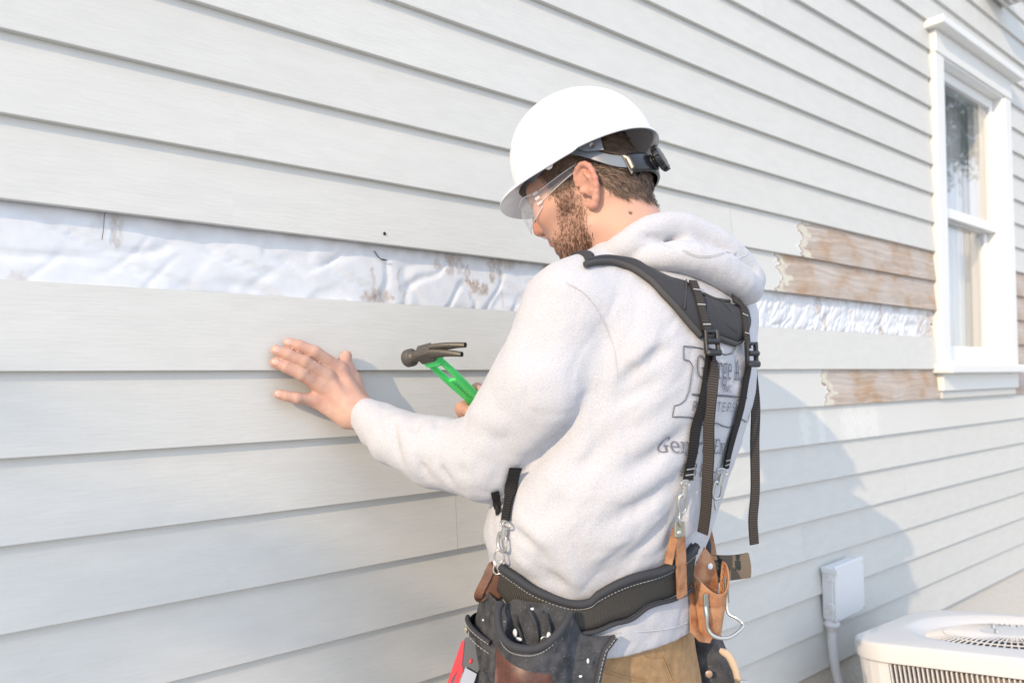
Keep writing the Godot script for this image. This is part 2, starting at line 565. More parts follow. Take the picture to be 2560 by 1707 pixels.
# the crumpled white building wrap where the board is missing
func house_wrap(h: Node3D) -> void:
	var ns := FastNoiseLite.new()
	ns.seed = 77
	ns.fractal_octaves = 2
	ns.frequency = 1.0
	var x0 := -0.5
	var x1 := 3.45
	var nu := 760
	var nv := 26
	var pts := []
	var uvs := []
	for i in nu:
		var x := lerpf(x0, x1, float(i) / (nu - 1))
		for j in nv:
			var y := lerpf(1.478, 1.655, float(j) / (nv - 1))
			var w := (y - 1.48) / 0.175
			var skew := x + 0.05 * w
			# flat sheet with sharp creases: folded noise gives straight-sided ridges, pinches end before the top edge
			var b := 0.004 * ns.get_noise_2d(skew * 1.7, w * 0.5)
			var fa := absf(ns.get_noise_2d(skew * 3.1 + 0.5 * w, w * 1.1 + 20.0))
			var fb := absf(ns.get_noise_2d(skew * 6.0 - 0.8 * w + 40.0, w * 0.9 + 3.0))
			var low := 1.0 - sstep(0.45, 0.95, w)
			var right := sstep(1.7, 2.0, x)
			var pinch := 0.0045 * maxf(0.0, 1.0 - fa * 4.5) * (0.4 + 0.6 * low) + 0.005 * maxf(0.0, 1.0 - fb * 6.0) * low * lerpf(0.35, 1.0, sstep(0.25, 0.7, x))
			var fc := absf(ns.get_noise_2d((x - 0.09 * w) * 15.0, w * 1.3 + 8.0))
			pinch += right * 0.007 * maxf(0.0, 1.0 - fc * 3.5) * (1.0 - sstep(0.55, 0.95, w))
			pinch *= 0.9
			pts.append(Vector3(x, y, -0.0015 + b - pinch))
			uvs.append(Vector2(float(i) / (nu - 1), 1.0 - float(j) / (nv - 1)))
	var mb := MB.new()
	mb.sheet(pts, nu, nv, Vector3(0, 0, 1), uvs)
	var m := mat("house_wrap", Color.WHITE, 0.5)
	m.metallic_specular = 0.45
	# rust-brown water stains: [x, top v, bottom v, width, strength]; v 0 is the top edge
	var stains := [[0.152, 0.15, 0.5, 0.007, 0.5], [0.168, 0.2, 0.45, 0.006, 0.4], [0.13, 0.15, 0.35, 0.012, 0.2], [0.02, 0.8, 0.88, 0.02, 0.5],
		[0.64, 0.45, 0.8, 0.006, 0.55], [0.635, 0.74, 0.88, 0.022, 0.7], [0.665, 0.72, 0.88, 0.03, 0.75], [0.705, 0.42, 0.75, 0.005, 0.4], [0.715, 0.7, 0.8, 0.006, 0.5],
		[0.80, 0.15, 0.4, 0.010, 0.6], [0.835, 0.15, 0.45, 0.018, 0.7], [0.86, 0.2, 0.42, 0.015, 0.7], [0.885, 0.3, 0.58, 0.010, 0.9], [0.905, 0.48, 0.66, 0.018, 0.95], [0.93, 0.52, 0.68, 0.016, 0.95], [0.955, 0.15, 0.5, 0.014, 0.8], [0.975, 0.15, 0.4, 0.012, 0.65], [0.89, 0.5, 0.75, 0.005, 0.5], [1.0, 0.15, 0.3, 0.03, 0.4], [0.985, 0.6, 0.86, 0.006, 0.4], [1.02, 0.82, 0.88, 0.02, 0.4], [1.10, 0.65, 0.88, 0.012, 0.5], [1.12, 0.15, 0.45, 0.02, 0.5], [1.2, 0.15, 0.4, 0.03, 0.4],
		[2.46, 0.15, 0.55, 0.03, 0.7], [2.50, 0.5, 0.88, 0.035, 0.55], [2.945, 0.15, 0.88, 0.018, 0.65], [2.95, 0.7, 0.88, 0.04, 0.5], [3.33, 0.1, 0.9, 0.05, 0.5], [3.42, 0.0, 1.0, 0.045, 0.75], [2.2, 0.15, 0.4, 0.02, 0.3], [2.75, 0.8, 0.88, 0.04, 0.3]]
	m.albedo_texture = tex(2048, 96, func(px: int, py: int) -> Color:
		var x := lerpf(x0, x1, px / 2047.0)
		var w := py / 95.0
		var c := Color(0.72, 0.725, 0.735)
		c = c * (0.97 + 0.05 * ns.get_noise_2d(x * 30.0, w * 4.0))
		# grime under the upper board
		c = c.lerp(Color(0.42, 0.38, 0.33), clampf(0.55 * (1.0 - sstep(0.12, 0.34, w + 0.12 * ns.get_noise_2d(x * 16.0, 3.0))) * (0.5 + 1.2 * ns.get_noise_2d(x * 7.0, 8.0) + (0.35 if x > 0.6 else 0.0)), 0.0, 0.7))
		for s in stains:
			if absf(x - s[0]) > s[3] * 1.7 + 0.02 or w < s[1] - 0.05 or w > s[2] + 0.05:
				continue
			var cx: float = s[0] + 0.008 * ns.get_noise_2d(w * 2.5, s[0] * 50.0) + 0.0015 * ns.get_noise_2d(w * 14.0, s[0] * 91.0)
			var dx: float = absf(x - cx) / (s[3] * (0.75 + 0.5 * ns.get_noise_2d(w * 9.0, s[0] * 70.0)))
			if dx > 1.2:
				continue
			var e := sstep(s[1] - 0.04, s[1] + 0.03, w) * (1.0 - sstep(s[2] - 0.04, s[2] + 0.04, w))
			var k: float = (1.0 - sstep(0.6, 1.15, dx + 0.35 * ns.get_noise_2d(x * 90.0, w * 9.0))) * e * s[4]
			c = c.lerp(Color(0.36, 0.25, 0.17), clampf(k * (0.6 + 0.5 * ns.get_noise_2d(x * 60.0, w * 6.0)), 0.0, 0.85))
		c.a = 1.0
		return c.clamp().linear_to_srgb())
	m.texture_repeat = false
	part(h, "house_wrap", mb, m)
	# tears in the wrap
	var t := MB.new()
	t.tube(curve([Vector3(0.640, 1.612, 0.001), Vector3(0.648, 1.602, 0.0015), Vector3(0.656, 1.595, 0.002), Vector3(0.671, 1.594, 0.0025)], 5), [0.0006, 0.0008, 0.0011, 0.0009, 0.0012, 0.001, 0.0009, 0.0013, 0.0008, 0.001, 0.0013, 0.0015, 0.0018, 0.0016, 0.001, 0.0004], 6)
	part(h, "wrap_tear", t, M.dark_room)
	t = MB.new()
	t.tube(curve([Vector3(0.146, 1.632, 0.003), Vector3(0.139, 1.622, 0.003), Vector3(0.138, 1.60, 0.0022), Vector3(0.136, 1.578, 0.0016)], 5), 0.0005, 6)
	part(h, "wrap_tear", t, M.dark_room)

func blemishes(h: Node3D) -> void:
	# filled nail heads, a nail hole and a few paint drips
	rng.seed = 21
	for i in 46:
		var n := rng.randi_range(-6, 12)
		if n in [1]:
			continue
		var x := snappedf(rng.randf_range(0.0, 3.2), 0.4) + 0.1 + rng.randf_range(-0.02, 0.02)
		var y := ROW0 + LAP * n + rng.randf_range(0.018, 0.03)
		var mb := MB.new()
		mb.ball(Vector3(x, y, Z_BUTT - 0.103 * (y - ROW0 - LAP * n)), Vector3(0.0022, 0.0025, 0.0004), Basis.IDENTITY, 5, 9)
		part(h, "nail_head", mb, M.board_paint_2)
	var hole := MB.new()
	hole.lathe(Vector3(0.657, 1.648, 0.0172), [Vector2(0.0, 0.0005), Vector2(0.0029, 0.0005), Vector2(0.0034, 0.0)], 9, Basis(Vector3.RIGHT, Vector3(0, 0, 1), Vector3.DOWN), Vector2(1, 1.2))
	part(h, "nail_hole", hole, M.dark_inside)

func window(h: Node3D) -> void:
	var w := Node3D.new()
	w.name = "window"
	h.add_child(w, true)
	w.set_meta("label", "white sash window in the clapboard wall")
	var x0 := 3.455
	var x1 := 4.435
	var cw := 0.092
	var yb := 1.372
	var yt := 2.915
	var zf := 0.036
	var put := func(called: String, c: Vector3, half: Vector3, m: Material, bev := 0.003) -> void:
		var b := MB.new()
		b.box(c, half, bev)
		part(w, called, b, m)
	put.call("side_casing", Vector3(x0 + cw / 2, (yb + yt) / 2 - 0.04, zf / 2 - 0.004), Vector3(cw / 2, (yt - yb) / 2 - 0.042, zf / 2 + 0.004), M.trim_paint)
	put.call("side_casing", Vector3(x1 - cw / 2, (yb + yt) / 2 - 0.04, zf / 2 - 0.004), Vector3(cw / 2, (yt - yb) / 2 - 0.042, zf / 2 + 0.004), M.trim_paint)
	put.call("head_casing", Vector3((x0 + x1) / 2, yt - 0.028, zf / 2 - 0.002), Vector3((x1 - x0) / 2 + 0.002, 0.053, zf / 2 + 0.006), M.trim_paint)
	put.call("drip_cap", Vector3((x0 + x1) / 2, yt + 0.044, 0.036), Vector3((x1 - x0) / 2 + 0.042, 0.0185, 0.052), M.trim_paint)
	put.call("sill", Vector3((x0 + x1) / 2, yb - 0.016, 0.02), Vector3((x1 - x0) / 2 + 0.042, 0.021, 0.072), M.trim_paint, 0.006)
	put.call("apron", Vector3((x0 + x1) / 2, yb - 0.078, 0.016), Vector3((x1 - x0) / 2 - 0.002, 0.0405, 0.020), M.trim_paint)
	put.call("apron", Vector3((x0 + x1) / 2 + 0.003, yb - 0.137, 0.012), Vector3((x1 - x0) / 2 - 0.012, 0.018, 0.012), M.board_paint_1)
	# jambs run back into the wall
	var ja := x0 + cw
	var jb := x1 - cw
	var top := yt - 0.083
	var bot := yb + 0.006
	put.call("jamb", Vector3(ja + 0.009, (top + bot) / 2, -0.055), Vector3(0.011, (top - bot) / 2, 0.085), M.sash_white)
	put.call("jamb", Vector3(jb - 0.009, (top + bot) / 2, -0.055), Vector3(0.011, (top - bot) / 2, 0.085), M.sash_white)
	put.call("head_jamb", Vector3((ja + jb) / 2, top + 0.006, -0.055), Vector3((jb - ja) / 2, 0.013, 0.085), M.sash_white)
	put.call("sill_plate", Vector3((ja + jb) / 2, bot + 0.0, -0.055), Vector3((jb - ja) / 2 - 0.02, 0.016, 0.083), M.sash_white)
	ja += 0.02
	jb -= 0.02
	var mid := 2.115
	var sash := func(y0: float, y1: float, z: float, low: float, high: float) -> void:
		var sw := 0.046
		for x in [ja + sw / 2, jb - sw / 2]:
			put.call("sash_stile", Vector3(x, (y0 + y1) / 2, z), Vector3(sw / 2, (y1 - y0) / 2, 0.017), M.sash_white)
		put.call("sash_rail", Vector3((ja + jb) / 2, y0 + low / 2, z), Vector3((jb - ja) / 2 - sw + 0.002, low / 2, 0.0155), M.sash_white)
		put.call("sash_rail", Vector3((ja + jb) / 2, y1 - high / 2, z), Vector3((jb - ja) / 2 - sw + 0.002, high / 2, 0.0155), M.sash_white)
		for dz in [0.004, -0.008]:
			var g := MB.new()
			g.quad(Vector3(ja + sw - 0.004, y0 + low - 0.004, z + dz), Vector3(jb - sw + 0.004, y0 + low - 0.004, z + dz), Vector3(jb - sw + 0.004, y1 - high + 0.004, z + dz), Vector3(ja + sw - 0.004, y1 - high + 0.004, z + dz), Vector3(0, 0, 1))
			part(w, "pane", g, M.glass)
	sash.call(mid - 0.022, top - 0.008, -0.032, 0.05, 0.05)
	sash.call(bot + 0.016, mid + 0.022, -0.072, 0.075, 0.045)
	# the room behind: a closed dark box, pale curtains
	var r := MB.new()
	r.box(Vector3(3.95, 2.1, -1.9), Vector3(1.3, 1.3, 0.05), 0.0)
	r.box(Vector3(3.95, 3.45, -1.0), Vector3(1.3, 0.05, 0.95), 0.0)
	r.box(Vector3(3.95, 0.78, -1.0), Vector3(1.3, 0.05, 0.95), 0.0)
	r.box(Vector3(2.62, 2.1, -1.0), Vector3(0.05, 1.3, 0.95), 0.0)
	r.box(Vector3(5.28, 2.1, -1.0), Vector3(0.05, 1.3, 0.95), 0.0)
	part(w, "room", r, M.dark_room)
	for c in [[4.12, 4.62, 1.3]]:
		var pts := []
		for i in 60:
			for j in 2:
				var x := lerpf(c[0], c[1], i / 59.0)
				pts.append(Vector3(x, 1.36 if j == 0 else 2.9, -0.19 + 0.016 * sin(i * 0.75 + c[2]) + 0.006 * sin(i * 1.9)))
		var b := MB.new()
		b.sheet(pts, 60, 2, Vector3(0, 0, 1))
		part(w, "curtain", b, M.curtain)

# ---------------------------------------------------------------- fittings on and beside the wall
func disconnect_box() -> void:
	var t := thing("electrical_box", "small pale grey electrical disconnect box with conduit low on the wall", "electrical box", Vector3(2.52, 0.42, 0.02))
	var tilt := Basis(Vector3(0, 0, 1), 0.028)
	var c := Vector3(2.505, 0.548, 0.038)
	var b := MB.new()
	b.box(c, Vector3(0.098, 0.093, 0.021), 0.004, tilt)
	part(t, "box_body", b, M.box_grey)
	b = MB.new()
	b.box(c + tilt * Vector3(0.010, 0.003, 0.0245), Vector3(0.104, 0.098, 0.005), 0.003, tilt)
	part(t, "cover", b, M.box_grey)
	b = MB.new()
	b.box(c + tilt * Vector3(-0.100, 0.086, 0.012), Vector3(0.005, 0.010, 0.030), 0.002, tilt)
	part(t, "hood_lip", b, M.box_grey)
	for y in [0.062, -0.045]:
		b = MB.new()
		b.box(c + tilt * Vector3(-0.099, y, 0.014), Vector3(0.005, 0.014, 0.010), 0.002, tilt)
		part(t, "hasp", b, M.box_grey)
	b = MB.new()
	b.lathe(c + tilt * Vector3(-0.0985, -0.062, -0.002), [Vector2(0.0, 0.003), Vector2(0.011, 0.003), Vector2(0.013, 0.0)], 14, tilt * Basis(Vector3(0, 1, 0), Vector3(-1, 0, 0), Vector3(0, 0, 1)))
	part(t, "knockout", b, M.box_grey)
	for q in [Vector2(-0.085, 0.085), Vector2(0.105, 0.085), Vector2(-0.085, -0.085), Vector2(0.105, -0.085)]:
		b = MB.new()
		b.ball(c + tilt * Vector3(q.x, q.y, 0.0295), Vector3(0.004, 0.004, 0.0018), Basis.IDENTITY, 5, 9)
		part(t, "screw", b, M.steel)
	b = MB.new()
	var e := c + tilt * Vector3(-0.072, -0.093, -0.002)
	b.lathe(e, [Vector2(0.022, 0.0), Vector2(0.024, -0.012), Vector2(0.028, -0.014), Vector2(0.028, -0.026), Vector2(0.02, -0.03), Vector2(0.016, -0.045)], 16)
	part(t, "conduit_fitting", b, M.box_grey)
	b = MB.new()
	b.tube(curve([e + Vector3(0, -0.03, 0), e + Vector3(0.006, -0.12, 0.0), e + Vector3(0.03, -0.25, 0.012), e + Vector3(0.09, -0.36, 0.05), e + Vector3(0.18, -0.39, 0.12)], 6), 0.0155, 12)
	part(t, "conduit", b, M.box_grey)

func vent_hood() -> void:
	var t := thing("vent_hood", "white vent hood with a grid underneath, high on the wall", "vent", Vector3(4.25, 3.35, 0.02))
	var b := MB.new()
	var c := Vector3(4.27, 3.38, 0.085)
	b.box(c + Vector3(0, 0.062, 0), Vector3(0.16, 0.045, 0.078), 0.008)
	part(t, "hood", b, M.sash_white)
	b = MB.new()
	for s in [-1.0, 1.0]:
		b.box(c + Vector3(0.152 * s, 0.0, 0), Vector3(0.006, 0.022, 0.074), 0.002)
	b.box(c + Vector3(0, 0.0, 0.068), Vector3(0.145, 0.022, 0.006), 0.002)
	part(t, "rim", b, M.sash_white)
	b = MB.new()
	b.box(c + Vector3(0, 0.012, -0.003), Vector3(0.145, 0.003, 0.064), 0.0)
	part(t, "damper", b, M.dark_inside)
	for i in 9:
		b = MB.new()
		b.box(c + Vector3(-0.128 + 0.032 * i, -0.014, -0.003), Vector3(0.005, 0.005, 0.064), 0.001)
		part(t, "grid_bar", b, M.sash_white)
	for i in 4:
		b = MB.new()
		b.box(c + Vector3(0, -0.0155, -0.05 + 0.031 * i), Vector3(0.145, 0.005, 0.005), 0.001)
		part(t, "grid_bar", b, M.sash_white)

func air_conditioner() -> void:
	var nn := Vector3(0.085, 0.979, -0.184).normalized()
	var u := Vector3(0.99, -0.103, -0.091)
	u = (u - nn * u.dot(nn)).normalized()
	var bs := Basis(u, nn, u.cross(nn))
	var c := Vector3(2.563, 0.529, 0.556)
	var t := thing("air_conditioner", "cream outdoor air conditioner unit with round fan grille on top", "air conditioner", c + bs * Vector3(0, -0.6, 0))
	var s := 0.379
	# lid: rounded square rim with a raised round bowl
	var ring := func(half: float, cr: float, y: float, n: int) -> Array:
		var out := []
		for q in 4:
			for k in n:
				var an := PI / 2 * (q + float(k) / (n - 1))
				var cx: float = (half - cr) * (1 if q == 0 or q == 3 else -1)
				var cz: float = (half - cr) * (1 if q < 2 else -1)
				out.append(c + bs * Vector3(cx + cr * cos(an), y, cz + cr * sin(an)))
		return out
	var rows := [[s - 0.002, 0.13, -0.052], [s, 0.13, -0.046], [s, 0.13, -0.008], [s - 0.004, 0.128, -0.001], [s - 0.012, 0.125, 0.002], [s - 0.05, 0.15, 0.005], [s - 0.085, 0.22, 0.008], [s - 0.098, 0.26, 0.006], [s - 0.115, 0.262, -0.010], [s - 0.14, 0.237, -0.022]]
	var pts := []
	for r in rows:
		pts.append_array(ring.call(r[0], minf(r[1], r[0]), r[2], 9))
	var grid := []
	for k in 36:
		for r in rows.size():
			grid.append(pts[r * 36 + k])
	var b := MB.new()
	b.sheet(grid, 36, rows.size(), Vector3.ZERO, [], true)
	for i in b.v.size():
		if b.n[i].dot(b.v[i] - (c + bs * Vector3(0, -0.3, 0))) < 0.0:
			b.n[i] = -b.n[i]
	var keep := b.idx
	b.idx = PackedInt32Array()
	for i in range(0, keep.size(), 3):
		b.tri(keep[i], keep[i + 1], keep[i + 2])
	part(t, "lid", b, M.unit_cream)
	# fan grille: radial bars round a hub
	for k in 72:
		var an := TAU * k / 72
		var d := Vector3(cos(an), 0, sin(an))
		b = MB.new()
		b.tube([c + bs * (d * 0.088 + Vector3(0, 0.002, 0)), c + bs * (d * 0.17 + Vector3(0, 0.0, 0)), c + bs * (d * 0.242 + Vector3(0, -0.018, 0))], 0.0026, 5)
		part(t, "grille_bar", b, M.unit_cream)
	for r in [0.13, 0.19]:
		var loop := []
		for k in 48:
			loop.append(c + bs * Vector3(cos(TAU * k / 48) * r, -0.004, sin(TAU * k / 48) * r))
		b = MB.new()
		b.tube(loop, 0.0022, 5, true)
		part(t, "grille_ring", b, M.unit_cream)
	b = MB.new()
	b.lathe(c, [Vector2(0.0, 0.008), Vector2(0.08, 0.007), Vector2(0.092, 0.002), Vector2(0.094, -0.006)], 36, bs)
	part(t, "hub", b, M.unit_cream)
	for k in 4:
		var an := TAU * (k + 0.3) / 4
		b = MB.new()
		b.lathe(c + bs * Vector3(cos(an) * 0.066, 0.007, sin(an) * 0.066), [Vector2(0.0, 0.012), Vector2(0.005, 0.012), Vector2(0.006, 0.004), Vector2(0.009, 0.0)], 10, bs)
		part(t, "bolt", b, M.steel)
	b = MB.new()
	b.box(c + bs * Vector3(0, -0.09, 0), Vector3(0.24, 0.02, 0.24), 0.002, bs)
	b.box(c + bs * Vector3(0, -0.35, 0), Vector3(s - 0.05, 0.24, s - 0.05), 0.02, bs)
	part(t, "dark_interior", b, M.dark_inside)
	# coil block behind vertical louvre bars, corner posts, base
	b = MB.new()
	b.box(c + bs * Vector3(0, -0.33, 0), Vector3(s - 0.03, 0.26, s - 0.03), 0.06, bs)
	part(t, "coil", b, M.coil)
	for q in 4:
		b = MB.new()
		var sx: float = [1, -1, -1, 1][q]
		var sz: float = [1, 1, -1, -1][q]
		var pl := PackedVector2Array()
		for k in 7:
			var an := PI / 2 * k / 6
			pl.append(Vector2((s - 0.13 + 0.122 * cos(an)) * sx, (s - 0.13 + 0.122 * sin(an)) * sz))
		for k in 7:
			var an := PI / 2 * (6 - k) / 6
			pl.append(Vector2((s - 0.13 + 0.112 * cos(an)) * sx, (s - 0.13 + 0.112 * sin(an)) * sz))
		b.plate(c + bs * Vector3(0, -0.325, 0), bs.x, bs.z, pl, 0.54)
		if q == 1:
			part(t, "corner_post", b, M.unit_cream)
		else:
			part(t, "corner_post", b, M.unit_cream)
	for side in 4:
		var d: Vector3 = [bs.z, -bs.x, -bs.z, bs.x][side]
		var e: Vector3 = [bs.x, bs.z, bs.x, bs.z][side]
		var nbar := 40
		for k in nbar:
			var o: float = lerpf(-(s - 0.135), s - 0.135, k / float(nbar - 1))
			b = MB.new()
			var bb := Basis(e, bs.y, d)
			b.box(c + d * (s - 0.012) + e * o + bs.y * -0.325, Vector3(0.0019, 0.27, 0.006), 0.001, bb)
			part(t, "louvre_bar", b, M.unit_cream)
	b = MB.new()
	b.box(c + bs * Vector3(0, -0.6, 0), Vector3(s - 0.004, 0.02, s - 0.004), 0.01, bs)
	part(t, "base", b, M.unit_cream)
	# slab under it
	var sl := thing("concrete_pad", "concrete pad under the air conditioner beside the foundation", "concrete pad", Vector3(2.6, 0, 0.56))
	b = MB.new()
	b.box(Vector3(2.58, -0.04, 0.56), Vector3(0.5, 0.09, 0.46), 0.008)
	part(sl, "slab", b, M.foundation)

func pipe_stub() -> void:
	var t := thing("pipe_stub", "short white pipe stub poking out under the lowest clapboard", "pipe", Vector3(3.47, 0.26, 0.0))
	var b := MB.new()
	b.tube([Vector3(3.40, 0.238, -0.01), Vector3(3.40, 0.238, 0.06), Vector3(3.45, 0.245, 0.075)], 0.014, 12)
	part(t, "pipe", b, M.sash_white)
	b = MB.new()
	b.tube([Vector3(3.45, 0.245, 0.075), Vector3(3.475, 0.2485, 0.082)], 0.018, 12)
	part(t, "cap", b, M.sash_white)

func ground() -> void:
	var b := MB.new()
	b.quad(Vector3(-150, 0, -150), Vector3(150, 0, -150), Vector3(150, 0, 150), Vector3(-150, 0, 150), Vector3.UP)
	var o := part(self, "ground", b, M.pale_ground)
	structure(o)

# ---------------------------------------------------------------- distance fields and their meshes
class Field:
	# each primitive: [kind, k, data...]; kind 0 tapered capsule, 1 ellipsoid, 2 stacked ellipses; k = blend width, k < 0 carves
	var prims := []
	var act := []
	var folds := []
	var actf := []
	var noise: FastNoiseLite
	var wob := 0.0
	var gather := 0.0
	var plain := false
	var along := Vector3(-0.60, -0.72, 0.35)
	var wob_f := 8.0
	func cap(a: Vector3, b: Vector3, ra: float, rb: float, k := 0.02) -> void:
		prims.append([0, k, a, b - a, maxf((b - a).length_squared(), 1e-9), ra, rb - ra])
	func chain(pts: Array, r: Array, k := 0.02) -> void:
		for i in pts.size() - 1:
			cap(pts[i], pts[i + 1], r[i], r[i + 1], k)
	func ball(c: Vector3, r: Vector3, k := 0.02, bs := Basis.IDENTITY) -> void:
		prims.append([1, k, c, r, bs.inverse(), Vector3(1.0 / r.x, 1.0 / r.y, 1.0 / r.z)])
	# levels: [y, cx, cz, rx, rz] from low to high
	func stack(levels: Array, k := 0.02, pw := 2.0) -> void:
		prims.append([2, k, levels, pw])
	func fold(a: Vector3, b: Vector3, w: float, amp: float) -> void:
		folds.append([a, b - a, maxf((b - a).length_squared(), 1e-9), w, amp, (a + b) * 0.5, (b - a).length() * 0.5 + w * 2.4])
	func base(p: Vector3) -> float:
		var d := 1e3
		for q in (act if act.size() else prims):
			var e := 0.0
			var kind: int = q[0]
			if kind == 0:
				var pa: Vector3 = p - q[2]
				var t := clampf(pa.dot(q[3]) / q[4], 0.0, 1.0)
				e = (pa - q[3] * t).length() - q[5] - q[6] * t
			elif kind == 1:
				var l: Vector3 = q[4] * (p - q[2])
				var iv: Vector3 = q[5]
				var s := l * iv
				var k0 := s.length()
				var k1 := (s * iv).length()
				e = k0 * (k0 - 1.0) / k1 if k1 > 1e-6 else -q[3].x
			else:
				var L: Array = q[2]
				var m := L.size()
				var i := 0
				while i < m - 2 and p.y > L[i + 1][0]:
					i += 1
				var A: Array = L[i]
				var B: Array = L[i + 1]
				var t := clampf((p.y - A[0]) / (B[0] - A[0]), 0.0, 1.0)
				var Z: Array = L[maxi(i - 1, 0)]
				var C: Array = L[mini(i + 2, m - 1)]
				var t2 := t * t
				var t3 := t2 * t
				var w0 := 0.5 * (-t + 2.0 * t2 - t3)
				var w1 := 0.5 * (2.0 - 5.0 * t2 + 3.0 * t3)
				var w2 := 0.5 * (t + 4.0 * t2 - 3.0 * t3)
				var w3 := 0.5 * (-t2 + t3)
				var rx: float = Z[3] * w0 + A[3] * w1 + B[3] * w2 + C[3] * w3
				var rz: float = Z[4] * w0 + A[4] * w1 + B[4] * w2 + C[4] * w3
				var dx: float = p.x - (Z[1] * w0 + A[1] * w1 + B[1] * w2 + C[1] * w3)
				var dz: float = p.z - (Z[2] * w0 + A[2] * w1 + B[2] * w2 + C[2] * w3)
				var pw: float = q[3]
				var k0 := pow(pow(absf(dx) / rx, pw) + pow(absf(dz) / rz, pw), 1.0 / pw)
				var gx := dx / (rx * rx)
				var gz := dz / (rz * rz)
				var k1 := sqrt(gx * gx + gz * gz)
				e = k0 * (k0 - 1.0) / k1 if k1 > 1e-5 else -minf(rx, rz)
				var over := maxf(p.y - L[m - 1][0], L[0][0] - p.y)
				if over > 0.0:
					e = sqrt(maxf(e, 0.0) ** 2 + over * over) if e > 0.0 else maxf(e, over)
			var k: float = q[1]
			if k >= 0.0:
				var h := maxf(k - absf(d - e), 0.0)
				d = minf(d, e) - (h * h / (4.0 * k) if k > 0.0 else 0.0)
			else:
				var h := maxf(-k - absf(d + e), 0.0)
				d = maxf(d, -e) + h * h / (-4.0 * k)
		return d
	# keeps only what can matter within r of c, out of the given lists
	func focus(c: Vector3, r: float, from: Array, from_f: Array) -> void:
		var es := []
		var least := 1e3
		for q in from:
			act = [q]
			var k: float = q[1]
			if k < 0.0:
				q[1] = 0.0
			var e := base(c)
			q[1] = k
			es.append(e)
			if k >= 0.0:
				least = minf(least, e)
		var keep := []
		for i in from.size():
			var k: float = from[i][1]
			if k < 0.0:
				if es[i] < r * 1.3 - k + 0.006:
					keep.append(from[i])
			elif es[i] < least + r * 3.2 + k:
				keep.append(from[i])
		act = keep
		actf = []
		for f in from_f:
			if c.distance_to(f[5]) < f[6] + r * 1.3:
				actf.append(f)
	func d(p: Vector3) -> float:
		var e := base(p)
		if absf(e) < 0.03:
			for f in (actf if act.size() else folds):
				if p.distance_squared_to(f[5]) > f[6] * f[6]:
					continue
				var pa: Vector3 = p - f[0]
				var t := clampf(pa.dot(f[1]) / f[2], 0.0, 1.0)
				var q: Vector3 = pa - f[1] * t
				var x: float = q.length() / f[3]
				if x < 2.4:
					e -= f[4] * exp(-x * x) * (0.25 + 0.75 * sin(PI * clampf(t, 0.0, 1.0)) if t > 0.0 and t < 1.0 else 0.25)
			if wob > 0.0 and not plain:
				e -= wob * noise.get_noise_3dv(p * wob_f)
			if gather > 0.0 and not plain:
				# gathered cloth: long soft ridges that run along one direction, narrow valleys between them
				var al := p.dot(along)
				var q := p - along * (al * 0.92)
				e += gather * maxf(0.0, 1.0 - absf(noise.get_noise_3dv(q * 480.0 + Vector3(50, 0, 9))) * 5.0)
		return e
	func grad(p: Vector3, h := 0.0015) -> Vector3:
		return Vector3(d(p + Vector3(h, 0, 0)) - d(p - Vector3(h, 0, 0)), d(p + Vector3(0, h, 0)) - d(p - Vector3(0, h, 0)), d(p + Vector3(0, 0, h)) - d(p - Vector3(0, 0, h))).normalized()
	func onto(p: Vector3, off := 0.0) -> Vector3:
		for i in 4:
			var e := d(p) - off
			if absf(e) < 0.0002:
				break
			p -= grad(p) * clampf(e, -0.05, 0.05)
		return p
	# down along dir until off above the surface
	func drop(p: Vector3, dir: Vector3, off: float) -> Vector3:
		for i in 24:
			var e := d(p) - off
			if absf(e) < 0.0001:
				break
			p += dir * e * 0.8
		return p
	func hit(o: Vector3, r: Vector3, t0: float, t1: float, off := 0.0) -> float:
		var t := t0
		for i in 160:
			var e := d(o + r * t) - off
			if e < 0.0003:
				return t
			t += maxf(e * 0.7, 0.0003)
			if t > t1:
				break
		return -1.0

